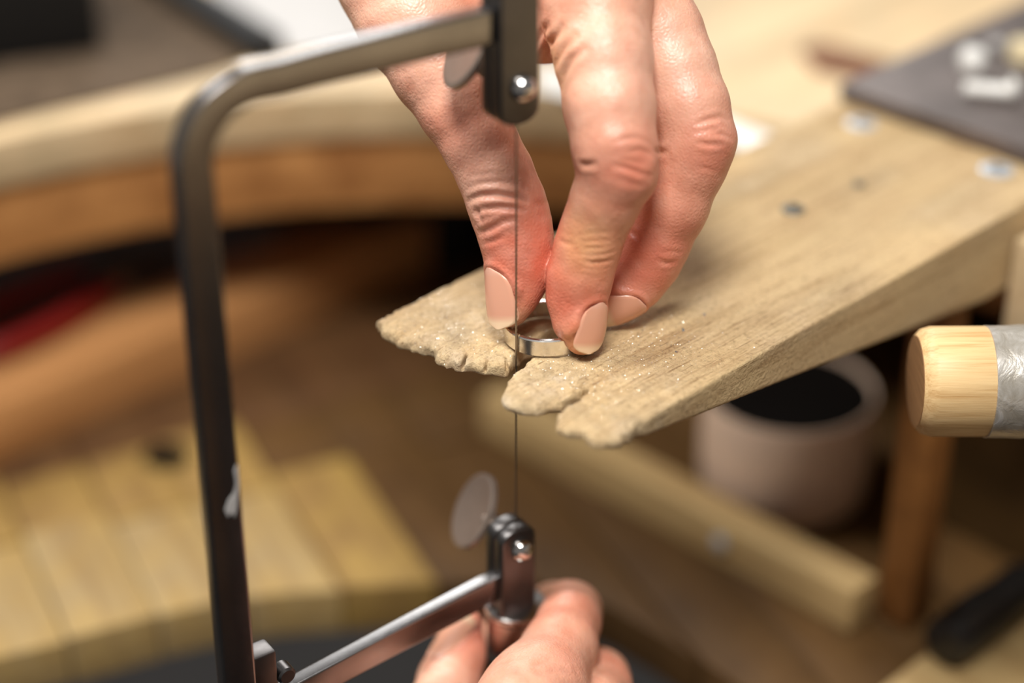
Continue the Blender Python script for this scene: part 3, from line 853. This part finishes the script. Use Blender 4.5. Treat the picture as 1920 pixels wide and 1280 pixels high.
def make_nail(hand, hv, nrm, bvh, c, n_, d_, half_w, length, free, label=None):
    """a curved plate fitted to the skin; d_ points to the fingertip, n_ away from the finger"""
    n_ = n_ / np.linalg.norm(n_); d_ = d_ - n_ * (d_ @ n_); d_ /= np.linalg.norm(d_); l_ = np.cross(n_, d_)
    A, H = [], []
    for a in np.linspace(-0.85, 0.85, 9):
        for b in np.linspace(-0.5, 0.45, 9):
            p = c + l_ * a * half_w + d_ * b * length + n_ * 8
            hit = bvh.ray_cast(Vector(p), Vector(-n_), 20)
            if hit[0] is None: continue
            hgt = (np.array(hit[0]) - c) @ n_
            if hgt < -5: continue
            A.append([1, a, b, a * a, b * b, a * b]); H.append(hgt)
    co = np.linalg.lstsq(np.array(A), np.array(H), rcond=None)[0]
    co[4] = min(co[4], -0.4); co[4] = max(co[4], -3.0)
    nu, nv = 15, 22
    v, tint = [], []
    nailc, tipc, moon = np.array(lin(220, 160, 132)[:3]), np.array(lin(232, 198, 162)[:3]), np.array(lin(222, 168, 144)[:3])
    for layer in (0.32, -0.12):
        for j in range(nv):
            b = -0.5 + (1.0 + free) * j / (nv - 1)
            u = (j / (nv - 1)) * 2 - 1
            prof_w = (1 - abs(u) ** 5.0) ** 0.5 if u < 0 else (1 - abs(u) ** 4.0) ** 0.5
            prof_w = max(prof_w, 0.12)
            for i in range(nu):
                a = (-1 + 2 * i / (nu - 1)) * prof_w
                bb = b - 0.10 * (a * a) * (1 if u > 0 else -1) * abs(u) ** 3
                be = min(bb, 0.45)
                hgt = co @ np.array([1, a, be, a * a, be * be, a * be])
                if bb > 0.45:
                    slope = co[2] + 2 * co[4] * 0.45 + co[5] * a
                    hgt += slope * (bb - 0.45) * 0.75
                v.append(c + l_ * a * half_w + d_ * bb * length + n_ * (hgt + layer + 0.1))
                w_ = np.clip((bb - 0.36 + 0.05 * a * a) / 0.12, 0, 1); mo = np.clip((-0.33 - bb) / 0.1, 0, 1)
                tint.append((nailc * (1 - w_) + tipc * w_) * (1 - mo) + moon * mo)
    f = []
    for L_ in (0, 1):
        o0 = L_ * nu * nv
        for j in range(nv - 1):
            for i in range(nu - 1):
                q = (o0 + j * nu + i, o0 + j * nu + i + 1, o0 + (j + 1) * nu + i + 1, o0 + (j + 1) * nu + i)
                f.append(q if L_ == 0 else q[::-1])
    rim = [i for i in range(nu)] + [j * nu + nu - 1 for j in range(1, nv)] + [(nv - 1) * nu + i for i in range(nu - 2, -1, -1)] + [j * nu for j in range(nv - 2, 0, -1)]
    for i in range(len(rim)):
        a, b = rim[i], rim[(i + 1) % len(rim)]
        f.append((b, a, a + nu * nv, b + nu * nv))
    o = mesh_obj('fingernail', np.array(v), f, M['nail'], hand)
    auto_smooth(o, 60)
    set_tint(o, np.array(tint))
    if label: o['label'] = label
    return c, n_, d_, l_, half_w, length, co

def nail_bed(v, nrm, c, n_, d_, half_w, length):
    """sink the skin under a nail and raise the fold around it"""
    n_ = n_ / np.linalg.norm(n_); d_ = d_ - n_ * (d_ @ n_); d_ /= np.linalg.norm(d_); l_ = np.cross(n_, d_)
    q = v - c
    a = (q @ l_) / half_w; b = (q @ d_) / length; hh = q @ n_
    # distance to the rounded nail outline, in units
    ea = np.abs(a) ** 3; eb = np.where(b < 0, np.abs(b / 0.5) ** 3, np.abs(b / 0.62) ** 3)
    s = (ea + eb) ** (1 / 3)
    r = (s - 1) * half_w
    front_ = (nrm @ n_) > -0.1
    near = front_ & (np.abs(hh) < 6) & (np.abs(a) < 2) & (np.abs(b) < 1.3)
    fold = 0.42 * np.exp(-((r - 0.55) / 0.5) ** 2) * (b < 0.42)
    sink = -0.34 * np.clip(-r / 0.4, 0, 1)
    return v + nrm * np.where(near, fold + sink, 0)[:, None]

def build_hand(name, label, fingers, palm, vol_lo, vol_hi, hh, carve, tints, creases, nails, pivot, palm_k=6.0):
    vol = Vol(vol_lo, vol_hi, hh)
    F = vol.full()
    for pts, k in fingers: chain(vol, F, pts, k, 0.5)
    P = vol.full()
    for pts, k in palm: chain(vol, P, pts, k, 5.0)
    d = smin(F, P, palm_k)
    del F, P
    d = carve(vol, d)
    v, f = surface(d, vol, 3)
    del d
    nrm = vert_normals(v, f)
    tris = [tuple(q) for q in f.tolist()]
    bvh = BVHTree.FromPolygons([tuple(p) for p in v.tolist()], tris)
    v2 = crease_displace(v, nrm, bvh, creases)
    # soft unevenness of flesh
    v2 = v2 + nrm * (0.16 * vnoise(v * 0.16, 21) + 0.07 * vnoise(v * 0.42, 22))[:, None]
    for (c, n_, d_, hw, ln, free, lb) in nails:
        v2 = nail_bed(v2, nrm, c, n_, d_, hw, ln)
    o = mesh_obj(name, v2, f, M['skin'], None, True, pivot)
    col = np.tile(SKIN, (len(v), 1))
    for p, r, cc, st in tints:
        w = st * np.exp(-(np.linalg.norm(v - p, axis=1) / r) ** 2)
        col = col * (1 - w[:, None]) + cc * w[:, None]
    nz = vnoise(v * 0.11, 31) * 0.5 + vnoise(v * 0.3, 32) * 0.5
    w = np.clip(nz, 0, 1) * 0.30
    col = col * (1 - w[:, None]) + RED * w[:, None]
    w = np.clip(-nz, 0, 1) * 0.25
    col = col * (1 - w[:, None]) + PALE * w[:, None]
    set_tint(o, col)
    for (c, n_, d_, hw, ln, free, lb) in nails:
        make_nail(o, v, nrm, bvh, c, n_, d_, hw, ln, free, lb)
    return tag(o, label, 'hand')

def Pp(x, y, dd, r): return (px(x, y, dd), r)

# upper hand: thumb and two fingers press the ring onto the pin
index = [Pp(1092, 628, 526, 5.3), Pp(1086, 602, 525, 6.6), Pp(1081, 558, 525, 7.6), Pp(1088, 515, 523, 8.3), Pp(1100, 470, 521, 8.35), Pp(1115, 425, 518.5, 8.3), Pp(1135, 375, 515, 8.9),
         Pp(1160, 318, 511, 10.0), Pp(1152, 275, 510, 10.6), Pp(1143, 200, 511, 11.5), Pp(1132, 110, 514, 12.4), Pp(1115, -10, 520, 14.0)]
index_knuckle = [Pp(1192, 305, 507, 5.6), Pp(1186, 290, 507, 5.2)]
middle = [Pp(1150, 574, 538, 4.6), Pp(1166, 555, 538, 6.2), Pp(1192, 525, 538, 7.6), Pp(1216, 487, 537, 8.5), Pp(1232, 450, 535, 8.7), Pp(1262, 385, 531, 9.2), Pp(1294, 305, 528, 9.6),
          Pp(1308, 262, 526, 9.9), Pp(1293, 200, 526, 10.3), Pp(1265, 130, 528, 11.0), Pp(1236, 65, 530, 11.6), Pp(1205, 5, 533, 12.2), Pp(1170, -80, 537, 13.2)]
middle_knuckle = [Pp(1335, 262, 524, 6.0), Pp(1328, 245, 524, 5.4)]
thumb = [Pp(944, 594, 531, 3.0), Pp(950, 582, 530, 4.7), Pp(962, 552, 530, 6.6), Pp(973, 510, 530, 8.3), Pp(972, 465, 529.5, 9.2), Pp(963, 420, 529, 9.7), Pp(949, 378, 528, 9.9),
         Pp(928, 325, 528, 9.8), Pp(898, 265, 528, 9.9), Pp(862, 200, 529, 10.9), Pp(822, 130, 531, 12.4), Pp(775, 40, 535, 14.8), Pp(742, -50, 540, 16.0)]
ring_f = [Pp(1190, -60, 558, 12), Pp(1225, 110, 568, 10.2), Pp(1230, 230, 572, 9.4), Pp(1215, 200, 588, 8.6), Pp(1180, 120, 590, 7.6)]
little_f = [Pp(1180, -110, 580, 11), Pp(1210, 60, 588, 8.8), Pp(1215, 140, 592, 8.0), Pp(1200, 90, 600, 7.4), Pp(1170, 30, 600, 6.6)]
wrist = (980, -560, 560)
palm = [([Pp(1115, -10, 521, 14), Pp(1060, -260, 545, 17), Pp(*wrist, 22)], 5), ([Pp(1170, -80, 538, 14), Pp(1110, -280, 552, 17), Pp(*wrist, 22)], 5),
        ([Pp(1190, -60, 558, 12.5), Pp(1140, -280, 568, 16), Pp(1010, -560, 572, 20)], 5), ([Pp(1180, -110, 580, 11), Pp(1130, -300, 586, 15), Pp(1030, -560, 580, 18)], 5),
        ([Pp(742, -50, 540, 15.5), Pp(830, -260, 550, 18), Pp(*wrist, 20)], 5),
        ([Pp(790, 20, 541, 12), Pp(920, 40, 545, 8.5), Pp(1010, 55, 542, 8.0), Pp(1090, 60, 530, 9)], 5),
        ([Pp(780, -60, 545, 15), Pp(920, -50, 548, 14), Pp(1080, -60, 540, 15)], 5), ([Pp(860, -160, 550, 17), Pp(1080, -160, 550, 18)], 5),
        ([Pp(*wrist, 22), Pp(930, -900, 575, 24)], 5), ([Pp(1030, -560, 578, 19), Pp(985, -900, 585, 22)], 5)]
def carve_upper(vol, d):
    X, Y, Z = vol.coords((slice(None),) * 3)
    sl = vol.box(RC + np.array([-16, -16, -4]), RC + np.array([16, 16, 12]))
    X, Y, Z = vol.coords(sl)
    rr = np.sqrt((X - RC[0]) ** 2 + (Y - RC[1]) ** 2)
    dr = np.maximum(np.abs(rr - (RO + RI) / 2) - (RO - RI) / 2 - 0.45, np.abs(Z - RC[2] - RH / 2) - RH / 2 - 0.35)
    inner = np.maximum(rr - RI, np.abs(Z - RC[2] - RH / 2) - RH / 2 - 2.0)   # flesh stays out of the ring's eye
    d[sl] = smax(d[sl], -dr, 0.5)
    Zall = vol.ax[2][None, None, :].astype(np.float32)
    return smax(d, 0.35 - Zall, 0.4)
VW = -FWD
tints = [(px(1090, 560, 518), 13, RED, 0.75), (px(1090, 460, 512), 9, YEL, 0.75), (px(1095, 650, 520), 6, YEL, 0.6), (px(1190, 300, 502), 10, RED, 0.45), (px(1345, 270, 520), 11, RED, 0.5),
         (px(1220, 490, 530), 17, RED, 0.75), (px(1150, 360, 510), 9, RED, 0.25), (px(1000, 500, 522), 13, RED, 0.85), (px(950, 470, 522), 12, RED, 0.7), (px(945, 600, 528), 5, YEL, 0.6), (px(1010, 400, 520), 10, RED, 0.45),
         (px(850, 250, 520), 14, RED, 0.35), (px(1180, 130, 502), 14, PALE, 0.45), (px(1290, 120, 516), 14, PALE, 0.55), (px(900, 340, 520), 10, PALE, 0.35), (px(1040, 130, 515), 9, YEL, 0.55), (px(760, 30, 520), 22, PALE, 0.3),
         (px(1200, 330, 502), 8, RED, 0.3), (px(1345, 290, 516), 7, RED, 0.3), (px(1070, 600, 518), 7, RED, 0.3)]
creases = [
    # thumb joint
    ([(878, 376), (900, 366), (930, 364), (966, 370), (990, 378)], 0.75, 0.75), ([(888, 400), (908, 391), (940, 388), (968, 390), (985, 394)], 0.6, 0.7),
    ([(900, 436), (920, 428), (944, 415), (962, 412)], 0.7, 0.75), ([(893, 392), (896, 404), (902, 414)], 0.6, 0.8), ([(880, 352), (905, 342), (940, 340), (968, 345)], 0.28, 0.8),
    ([(905, 458), (925, 452), (945, 444)], 0.3, 0.6), ([(880, 332), (915, 326), (950, 328)], 0.18, 0.7), ([(1000, 384), (1018, 382), (1030, 380)], 0.3, 0.8),
    # index, middle joint
    ([(1152, 268), (1172, 260), (1196, 258), (1218, 268), (1230, 282)], 0.24, 0.65), ([(1178, 285), (1200, 281), (1218, 288), (1231, 300)], 0.26, 0.6), ([(1150, 310), (1175, 315), (1200, 325), (1222, 330)], 0.34, 0.65),
    ([(1088, 308), (1096, 309), (1106, 308), (1116, 307)], 0.7, 0.8), ([(1160, 335), (1185, 345), (1205, 350)], 0.2, 0.8), ([(1165, 300), (1185, 303), (1205, 308)], 0.18, 0.5),
    # index, end joint
    ([(1095, 488), (1110, 493), (1130, 491), (1149, 486)], 0.5, 0.65), ([(1085, 476), (1108, 479), (1135, 477), (1152, 472)], 0.28, 0.55), ([(1090, 466), (1112, 466), (1140, 464)], 0.24, 0.5),
    ([(1090, 500), (1112, 504), (1145, 500)], 0.25, 0.5), ([(1088, 455), (1115, 452), (1150, 450)], 0.16, 0.5), ([(1085, 440), (1112, 437), (1150, 436)], 0.12, 0.5), ([(1050, 450), (1060, 456), (1075, 458)], 0.25, 0.6),
    # middle, middle joint
    ([(1310, 232), (1328, 224), (1350, 219), (1368, 226)], 0.4, 0.65), ([(1310, 268), (1330, 271), (1358, 271)], 0.42, 0.65), ([(1340, 248), (1360, 254), (1376, 262)], 0.34, 0.6), ([(1300, 250), (1325, 243), (1350, 240)], 0.16, 0.5),
    ([(1230, 284), (1240, 286), (1252, 282)], 0.6, 0.8), ([(1305, 312), (1325, 316), (1345, 322)], 0.15, 0.6),
    # middle, end joint
    ([(1235, 488), (1250, 494), (1268, 492)], 0.4, 0.6), ([(1180, 432), (1190, 440), (1196, 448)], 0.45, 0.7), ([(1240, 472), (1262, 472), (1280, 474)], 0.2, 0.5),
    # web of the thumb
    ([(1016, 118), (1024, 98), (1036, 76), (1056, 50)], 0.9, 1.0), ([(1034, 140), (1042, 118), (1056, 92), (1080, 66)], 0.7, 1.0), ([(1054, 165), (1058, 140), (1072, 112), (1096, 90)], 0.7, 1.0), ([(1000, 90), (1012, 66), (1030, 44)], 0.6, 1.0)]
nails = [
    (px(1110, 612, 521), np.array(RGT * 0.80 + VW * 0.60 + UPV * 0.05), np.array(-UPV + RGT * 0.10), 4.4, 12.2, 0.09, 'index fingernail'),
    (px(928, 555, 526), np.array(-RGT * 0.96 + VW * 0.30 + UPV * 0.04), np.array(-UPV - RGT * 0.10 + FWD * 0.02), 4.9, 14.8, 0.09, 'thumbnail'),
    (px(1166, 568, 535), np.array(RGT * 0.42 + VW * 0.42 - UPV * 0.80), np.array(-RGT * 0.86 - UPV * 0.48 + VW * 0.1), 4.4, 10.5, 0.25, 'partly hidden fingernail of the middle finger')]
hand_a = build_hand('hand', 'left hand pressing the silver ring onto the wooden pin with thumb and fingers',
    [(index, 2.5), (index_knuckle, 1.0), (middle, 2.5), (middle_knuckle, 1.0), (thumb, 2.5), (ring_f, 3), (little_f, 3)], palm,
    (-62, -42, -1), (74, 118, 190), 0.6, carve_upper, tints, creases, nails, np.array([9.0, 4.0, 0.0]))

#@@LOWER
# lower hand: round the handle of the saw
Hc = B3
index2 = [Pp(985, 1335, 524, 14.0), Pp(1012, 1288, 533, 12.8), Pp(1050, 1216, 548, 10.2), Pp(1068, 1164, 560, 8.7), Pp(1070, 1146, 571, 8.6), Pp(1040, 1152, 590, 9.0), Pp(1000, 1168, 598, 8.2), Pp(965, 1178, 598, 7.4), Pp(940, 1190, 594, 6.4)]
middle2 = [Pp(1070, 1420, 528, 13.6), Pp(1100, 1340, 542, 11.6), Pp(1116, 1290, 558, 10.2), Pp(1118, 1278, 570, 9.6), Pp(1080, 1290, 592, 9.0), Pp(1020, 1310, 602, 8.2), Pp(960, 1320, 598, 7.2)]
ring2 = [Pp(1110, 1540, 534, 12.8), Pp(1140, 1470, 548, 11), Pp(1140, 1430, 568, 9.8), Pp(1090, 1440, 592, 9), Pp(1020, 1450, 602, 8), Pp(970, 1460, 598, 7)]
little2 = [Pp(1110, 1650, 545, 11.5), Pp(1140, 1590, 560, 9.8), Pp(1120, 1570, 578, 8.8), Pp(1060, 1580, 596, 8), Pp(1000, 1590, 602, 7)]
thumb2 = [Pp(876, 1172, 575, 4.6), Pp(872, 1192, 574, 6.2), Pp(862, 1225, 572, 7.4), Pp(842, 1275, 568, 8.8), Pp(832, 1330, 562, 9.8), Pp(850, 1420, 552, 11), Pp(890, 1540, 548, 14)]
wrist2 = (1000, 1880, 588)
palm2 = [([Pp(985, 1335, 531, 13.5), Pp(965, 1560, 545, 17), Pp(*wrist2, 21)], 5), ([Pp(1070, 1420, 529, 13.5), Pp(1020, 1600, 548, 17), Pp(*wrist2, 21)], 5),
         ([Pp(1110, 1540, 535, 12.8), Pp(1050, 1690, 558, 16), Pp(*wrist2, 21)], 5), ([Pp(1110, 1650, 546, 11.5), Pp(1060, 1760, 572, 15), Pp(*wrist2, 20)], 5),
         ([Pp(890, 1540, 548, 14), Pp(940, 1700, 565, 18), Pp(*wrist2, 20)], 5), ([Pp(960, 1480, 535, 14), Pp(880, 1560, 545, 13)], 5), ([Pp(*wrist2, 21), Pp(1005, 2080, 625, 22)], 5)]
def carve_lower(vol, d):
    X, Y, Z = vol.coords((slice(None),) * 3)
    rr = np.sqrt((X - Hc[0]) ** 2 + (Y - Hc[1]) ** 2)
    prof_z = np.array([-226, -217, -195, -165, -140, -120, -105, -103, -85, -81, -79]); prof_r = np.array([10, 12.5, 13, 11, 10, 9.2, 8.5, 8.9, 9.2, 9.6, 9.6])
    rad_ = np.interp(vol.ax[2], prof_z, prof_r)[None, None, :].astype(np.float32)
    cyl = rr - rad_ - 0.6
    cyl = np.where(Z < -78, cyl, 30).astype(np.float32)
    return smax(d, -cyl, 0.6)
tints2 = [(px(1060, 1140, 552), 13, RED, 0.4), (px(1040, 1250, 530), 9, RED, 0.55), (px(890, 1180, 568), 10, RED, 0.7), (px(1000, 1230, 530), 14, PALE, 0.2), (px(1140, 1260, 555), 10, RED, 0.4), (px(820, 1270, 560), 10, PALE, 0.3)]
creases2 = [([(1000, 1245), (1030, 1238), (1062, 1248)], 0.4, 0.9), ([(1010, 1262), (1040, 1258), (1070, 1266)], 0.35, 0.9), ([(790, 1262), (815, 1256), (850, 1260)], 0.4, 0.9), ([(800, 1240), (822, 1236), (850, 1242)], 0.3, 0.9)]
nails2 = [(px(848, 1192, 569), np.array(-RGT * 0.72 + VW * 0.68 + UPV * 0.12), np.array(UPV + RGT * 0.22), 4.6, 12.0, 0.06, 'thumbnail beside the saw handle')]
hand_b = build_hand('hand', 'hand gripping the black saw handle below the wooden pin',
    [(index2, 2.5), (middle2, 2.5), (ring2, 3), (little2, 3), (thumb2, 2.5)], palm2,
    (-48, -112, -250), (54, 44, -56), 0.75, carve_lower, tints2, creases2, nails2, np.array([0.0, -30.0, -230.0]))

# dark sleeves further up both arms
for hnd, p0, p1, r0 in ((hand_a, px(985, -700, 569), px(945, -1300, 590), 27.0), (hand_b, px(1000, 1900, 592), px(1010, 2330, 680), 24.5)):
    ln_ = float(np.linalg.norm(p1 - p0))
    v, f = lathe_vf(p0, p1 - p0, [(r0 - 1.5, 0.5), (r0, 0), (r0 + 1, 4), (r0 + 1.5, 12), (r0 + 3, 30), (r0 + 6, ln_ * 0.5), (r0 + 12, ln_), (6, ln_ + 4)], 40, False)
    v = np.array(v); v = v + np.stack([vnoise(v * 0.06, 51), vnoise(v * 0.06, 52), 0 * v[:, 0]], 1) * 1.2
    sl_ = mesh_obj('sleeve', v, f, M['soft_black'], hnd); auto_smooth(sl_, 60)

#@@OBJECTS
# ------------------------------------------------------------------ things around the bench
# taped wooden rod lying over the cutout on the bench's other horn
rc = px(1716, 716, 540)
rod = tag(empty('wooden_rod', np.array([280, rc[1], BT])), 'round pale wooden rod end wrapped in grey tape, beside the bench pin', 'rod')
rx = np.array([1.0, 0.0, 0.0])
rz = np.array([rc[0], rc[1], BT + 15.2])
lathe('rod_core', rz, rx, [(12.6, 0.05), (14.3, 1.6), (15.0, 4.0), (15.05, 18.5), (14.8, 18.9), (14.8, 330)], M['dowel'], rod, 64)
lathe('rod_end', rz, rx, [(12.5, 0.4), (12.4, -0.12), (11.0, -0.25)], M['dowel_end'], rod, 48)
v, f = lathe_vf(rz, rx, [(14.9, 18.7), (15.35, 18.8)] + [(15.35, 20 + 4 * i) for i in range(16)] + [(15.3, 110), (14.9, 110.2)], 64, False)
v = np.array(v)
rad_n = v - (rz + np.outer((v - rz) @ rx, rx)); rl = np.linalg.norm(rad_n, axis=1, keepdims=True)
v = v + rad_n / rl * (0.28 * vnoise(v * 0.16, 41) * (rl > 15.2).ravel())[:, None]
tp = mesh_obj('tape', v, f, M['tape'], rod); auto_smooth(tp, 50)

# stoneware pot on the shelf
pc = on_z(1494, 985, SH); pc = pc + np.array([-3, 22, 0.3])
pot = tag(empty('pot', pc), 'pinkish stoneware pot with dark inside on the shelf under the pin', 'pot')
lathe('bowl', pc, ZZ, [(20, 0), (27, 0.8), (30, 4), (31, 14), (31, 43.6), (30.7, 44.5), (30.1, 44.5), (29.8, 43.6), (29.6, 8), (26, 4), (5, 3.2)], M['pot'], pot, 56)
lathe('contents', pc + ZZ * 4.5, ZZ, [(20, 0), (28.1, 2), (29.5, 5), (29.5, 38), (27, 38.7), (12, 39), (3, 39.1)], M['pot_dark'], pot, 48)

# black handled tool at the lower edge
hc = on_z(1805, 1232, SH); ha = np.array([0.72, 0.69, 0.0]); ha /= np.linalg.norm(ha)
bench_box('tool_board', 100, 250, 52, 120, SH + 0.4, SH + 3.5, M['ledge'], wb, 0.8)
tool = tag(empty('tool', hc), 'black tool handle lying on the pale board below the taped rod', 'tool')
hb0 = hc + ZZ * 12.6 - ha * 14
lathe('handle', hb0, ha, [(4.0, 0), (7.6, 1.2), (8.6, 5), (8.8, 24), (7.8, 34), (8.2, 46), (6.0, 52)], M['grip'], tool, 32)
lathe('shank', hb0, ha, [(2.0, 51.5), (2.0, 90), (1.2, 110)], M['grey_metal'], tool, 20)

# red handled pliers on the beam under the bench
zb_ = SH + 26.5
pp = on_z(105, 590, zb_)
pl_ = tag(empty('pliers', pp), 'red handled pliers lying under the bench at the edge of the shelf', 'pliers')
ud = np.array([0.62, 0.78, 0.0]); ud /= np.linalg.norm(ud); vd = np.cross(ZZ, ud)
for s in (-1, 1):
    pts = [(pp + ud * (t - 46) + vd * s * (4 + 11 * math.sin(math.pi * min(1, max(0, (t + 30) / 120)))) + ZZ * 6) for t in np.linspace(0, 70, 12)]
    vv_, ff_ = [], []
    for i, q in enumerate(pts):
        r = 4.2 * (0.7 if i in (0, 11) else 1)
        for j in range(14):
            a = 2 * math.pi * j / 14
            vv_.append(q + vd * r * math.cos(a) + ZZ * r * 1.2 * math.sin(a))
    for i in range(11):
        for j in range(14): ff_.append((i * 14 + j, i * 14 + (j + 1) % 14, (i + 1) * 14 + (j + 1) % 14, (i + 1) * 14 + j))
    ff_.append(tuple(range(14))[::-1]); ff_.append(tuple(range(11 * 14, 12 * 14)))
    g_ = mesh_obj('grip', np.array(vv_), ff_, M['red'], pl_); auto_smooth(g_, 50)
lathe('joint', pp + ud * 30 + ZZ * 1, ZZ, [(9, 0), (10, 1), (10, 8), (9, 9)], M['grey_metal'], pl_, 28)
for s in (-1, 1):
    dir_box('jaw', pp + ud * 47 + vd * s * 3.1 + ZZ * 5, ud, vd, ZZ, 14, 2.8, 3.6, M['grey_metal'], pl_, 0.8)

# dark things stored under the bench
for i, (x, y, r, hgt, lb) in enumerate(((700, 470, 26, 62, 'wide black tin with pale rim under the bench'), (600, 480, 20, 54, 'narrow black tin beside the wide tin under the bench'), (830, 460, 24, 66, 'tall black tin behind the thumb under the bench'))):
    c = on_z(x, y, SH); c[2] = SH + 0.1
    t_ = tag(empty('tin', c), lb, 'tin')
    lathe('can', c, ZZ, [(r, 0), (r + 0.5, 1), (r + 0.5, hgt - 2), (r, hgt)], M['black'], t_, 36)
    lathe('lid', c + ZZ * (hgt + 0.05), ZZ, [(r + 0.8, 0), (r + 0.8, 4), (r - 1, 5)], M['grey_metal'] if i == 0 else M['black'], t_, 36)

# things on the bench top
def sheet(name, pts, z, thick, m, bev=0.2): return prism(name, [on_z(x, y, z)[:2] for x, y in pts], z, z + thick, m, None, bev)
z0 = BT + 0.15
tag(sheet('leather_mat', [(-200, 120), (-120, 262), (60, 218), (250, 176), (420, 136), (520, 96), (330, -30), (120, -90)], z0, 1.2, M['mat']), 'dark brown leather mat at the curved edge of the bench', 'mat')
bx = on_z(70, 118, BT + 1.5); bx[2] = BT + 1.5
tb = tag(empty('toolbox', bx), 'black box standing on the dark leather mat', 'box')
ax = np.array([0.94, 0.34, 0]); ay = np.array([-0.34, 0.94, 0])
dir_box('box_body', bx + ay * 40 + ZZ * 24 + ax * -22, ax, ay, ZZ, 48, 36, 23.8, M['black'], tb, 2.0)
dir_box('box_lid', bx + ay * 40 + ZZ * 53.2 + ax * -22, ax, ay, ZZ, 49, 37, 5, M['black'], tb, 2.0)
tag(sheet('paper_sheet', [(395, -14), (520, 100), (700, 108), (760, 20), (640, -70), (420, -80)], z0, 0.9, M['paper']), 'pale grey paper sheet lying behind the saw frame', 'paper')
f0, f1 = on_z(325, -20, z0 + 5), on_z(505, 96, z0 + 5)
fd = (f1 - f0) / np.linalg.norm(f1 - f0)
fl_ = tag(empty('file', (f0 + f1) / 2), 'black file lying along the edge of the pale paper', 'file')
fm = (f0 + f1) / 2; fs_ = np.cross(ZZ, fd)
dir_box('file_blade', np.array([fm[0], fm[1], z0 + 6]), fd, fs_, ZZ, np.linalg.norm(f1 - f0) / 2, 6.5, 4.6, M['black'], fl_, 0.8)
lathe('file_handle', np.array([f0[0], f0[1], z0 + 8.2]), -fd, [(4, 0), (7, 4), (7.6, 40), (6, 60), (3, 66)], M['black'], fl_, 28)
tag(sheet('paper_strip', [(1000, 128), (1008, 168), (1230, 226), (1400, 282), (1452, 262), (1250, 186)], z0, 1.0, M['white']), 'white paper strip on the bench behind the fingers', 'paper')
tag(sheet('leather_scrap', [(1500, 100), (1520, 88), (1570, 92), (1640, 112), (1700, 128), (1690, 152), (1610, 150), (1530, 134)], z0, 1.6, M['leather']), 'small brown leather scrap on the bench behind the steel plate', 'leather')

# the worker's dark apron under the bench
ap, af = [], []
nx, ny = 40, 28
for j in range(ny):
    for i in range(nx):
        x = -420 + 840 * i / (nx - 1); y = -330 + 360 * j / (ny - 1)
        z = -345 - 0.0009 * (abs(x) - 130) ** 2 + 18 * math.sin(x * 0.021 + y * 0.013) * 0.5 - 0.0006 * (y + 150) ** 2
        ap.append((x, y, z))
for j in range(ny - 1):
    for i in range(nx - 1): af.append((j * nx + i, j * nx + i + 1, (j + 1) * nx + i + 1, (j + 1) * nx + i))
n0 = len(ap); ap += [(x, y, z - 4) for x, y, z in ap]
af += [tuple(n0 + q for q in f_)[::-1] for f_ in list(af)]
apron = mesh_obj('apron', np.array(ap, float), af, M['soft_black'], None, True)
tag(apron, 'dark navy cloth over the worker\'s lap below the shelf', 'apron')
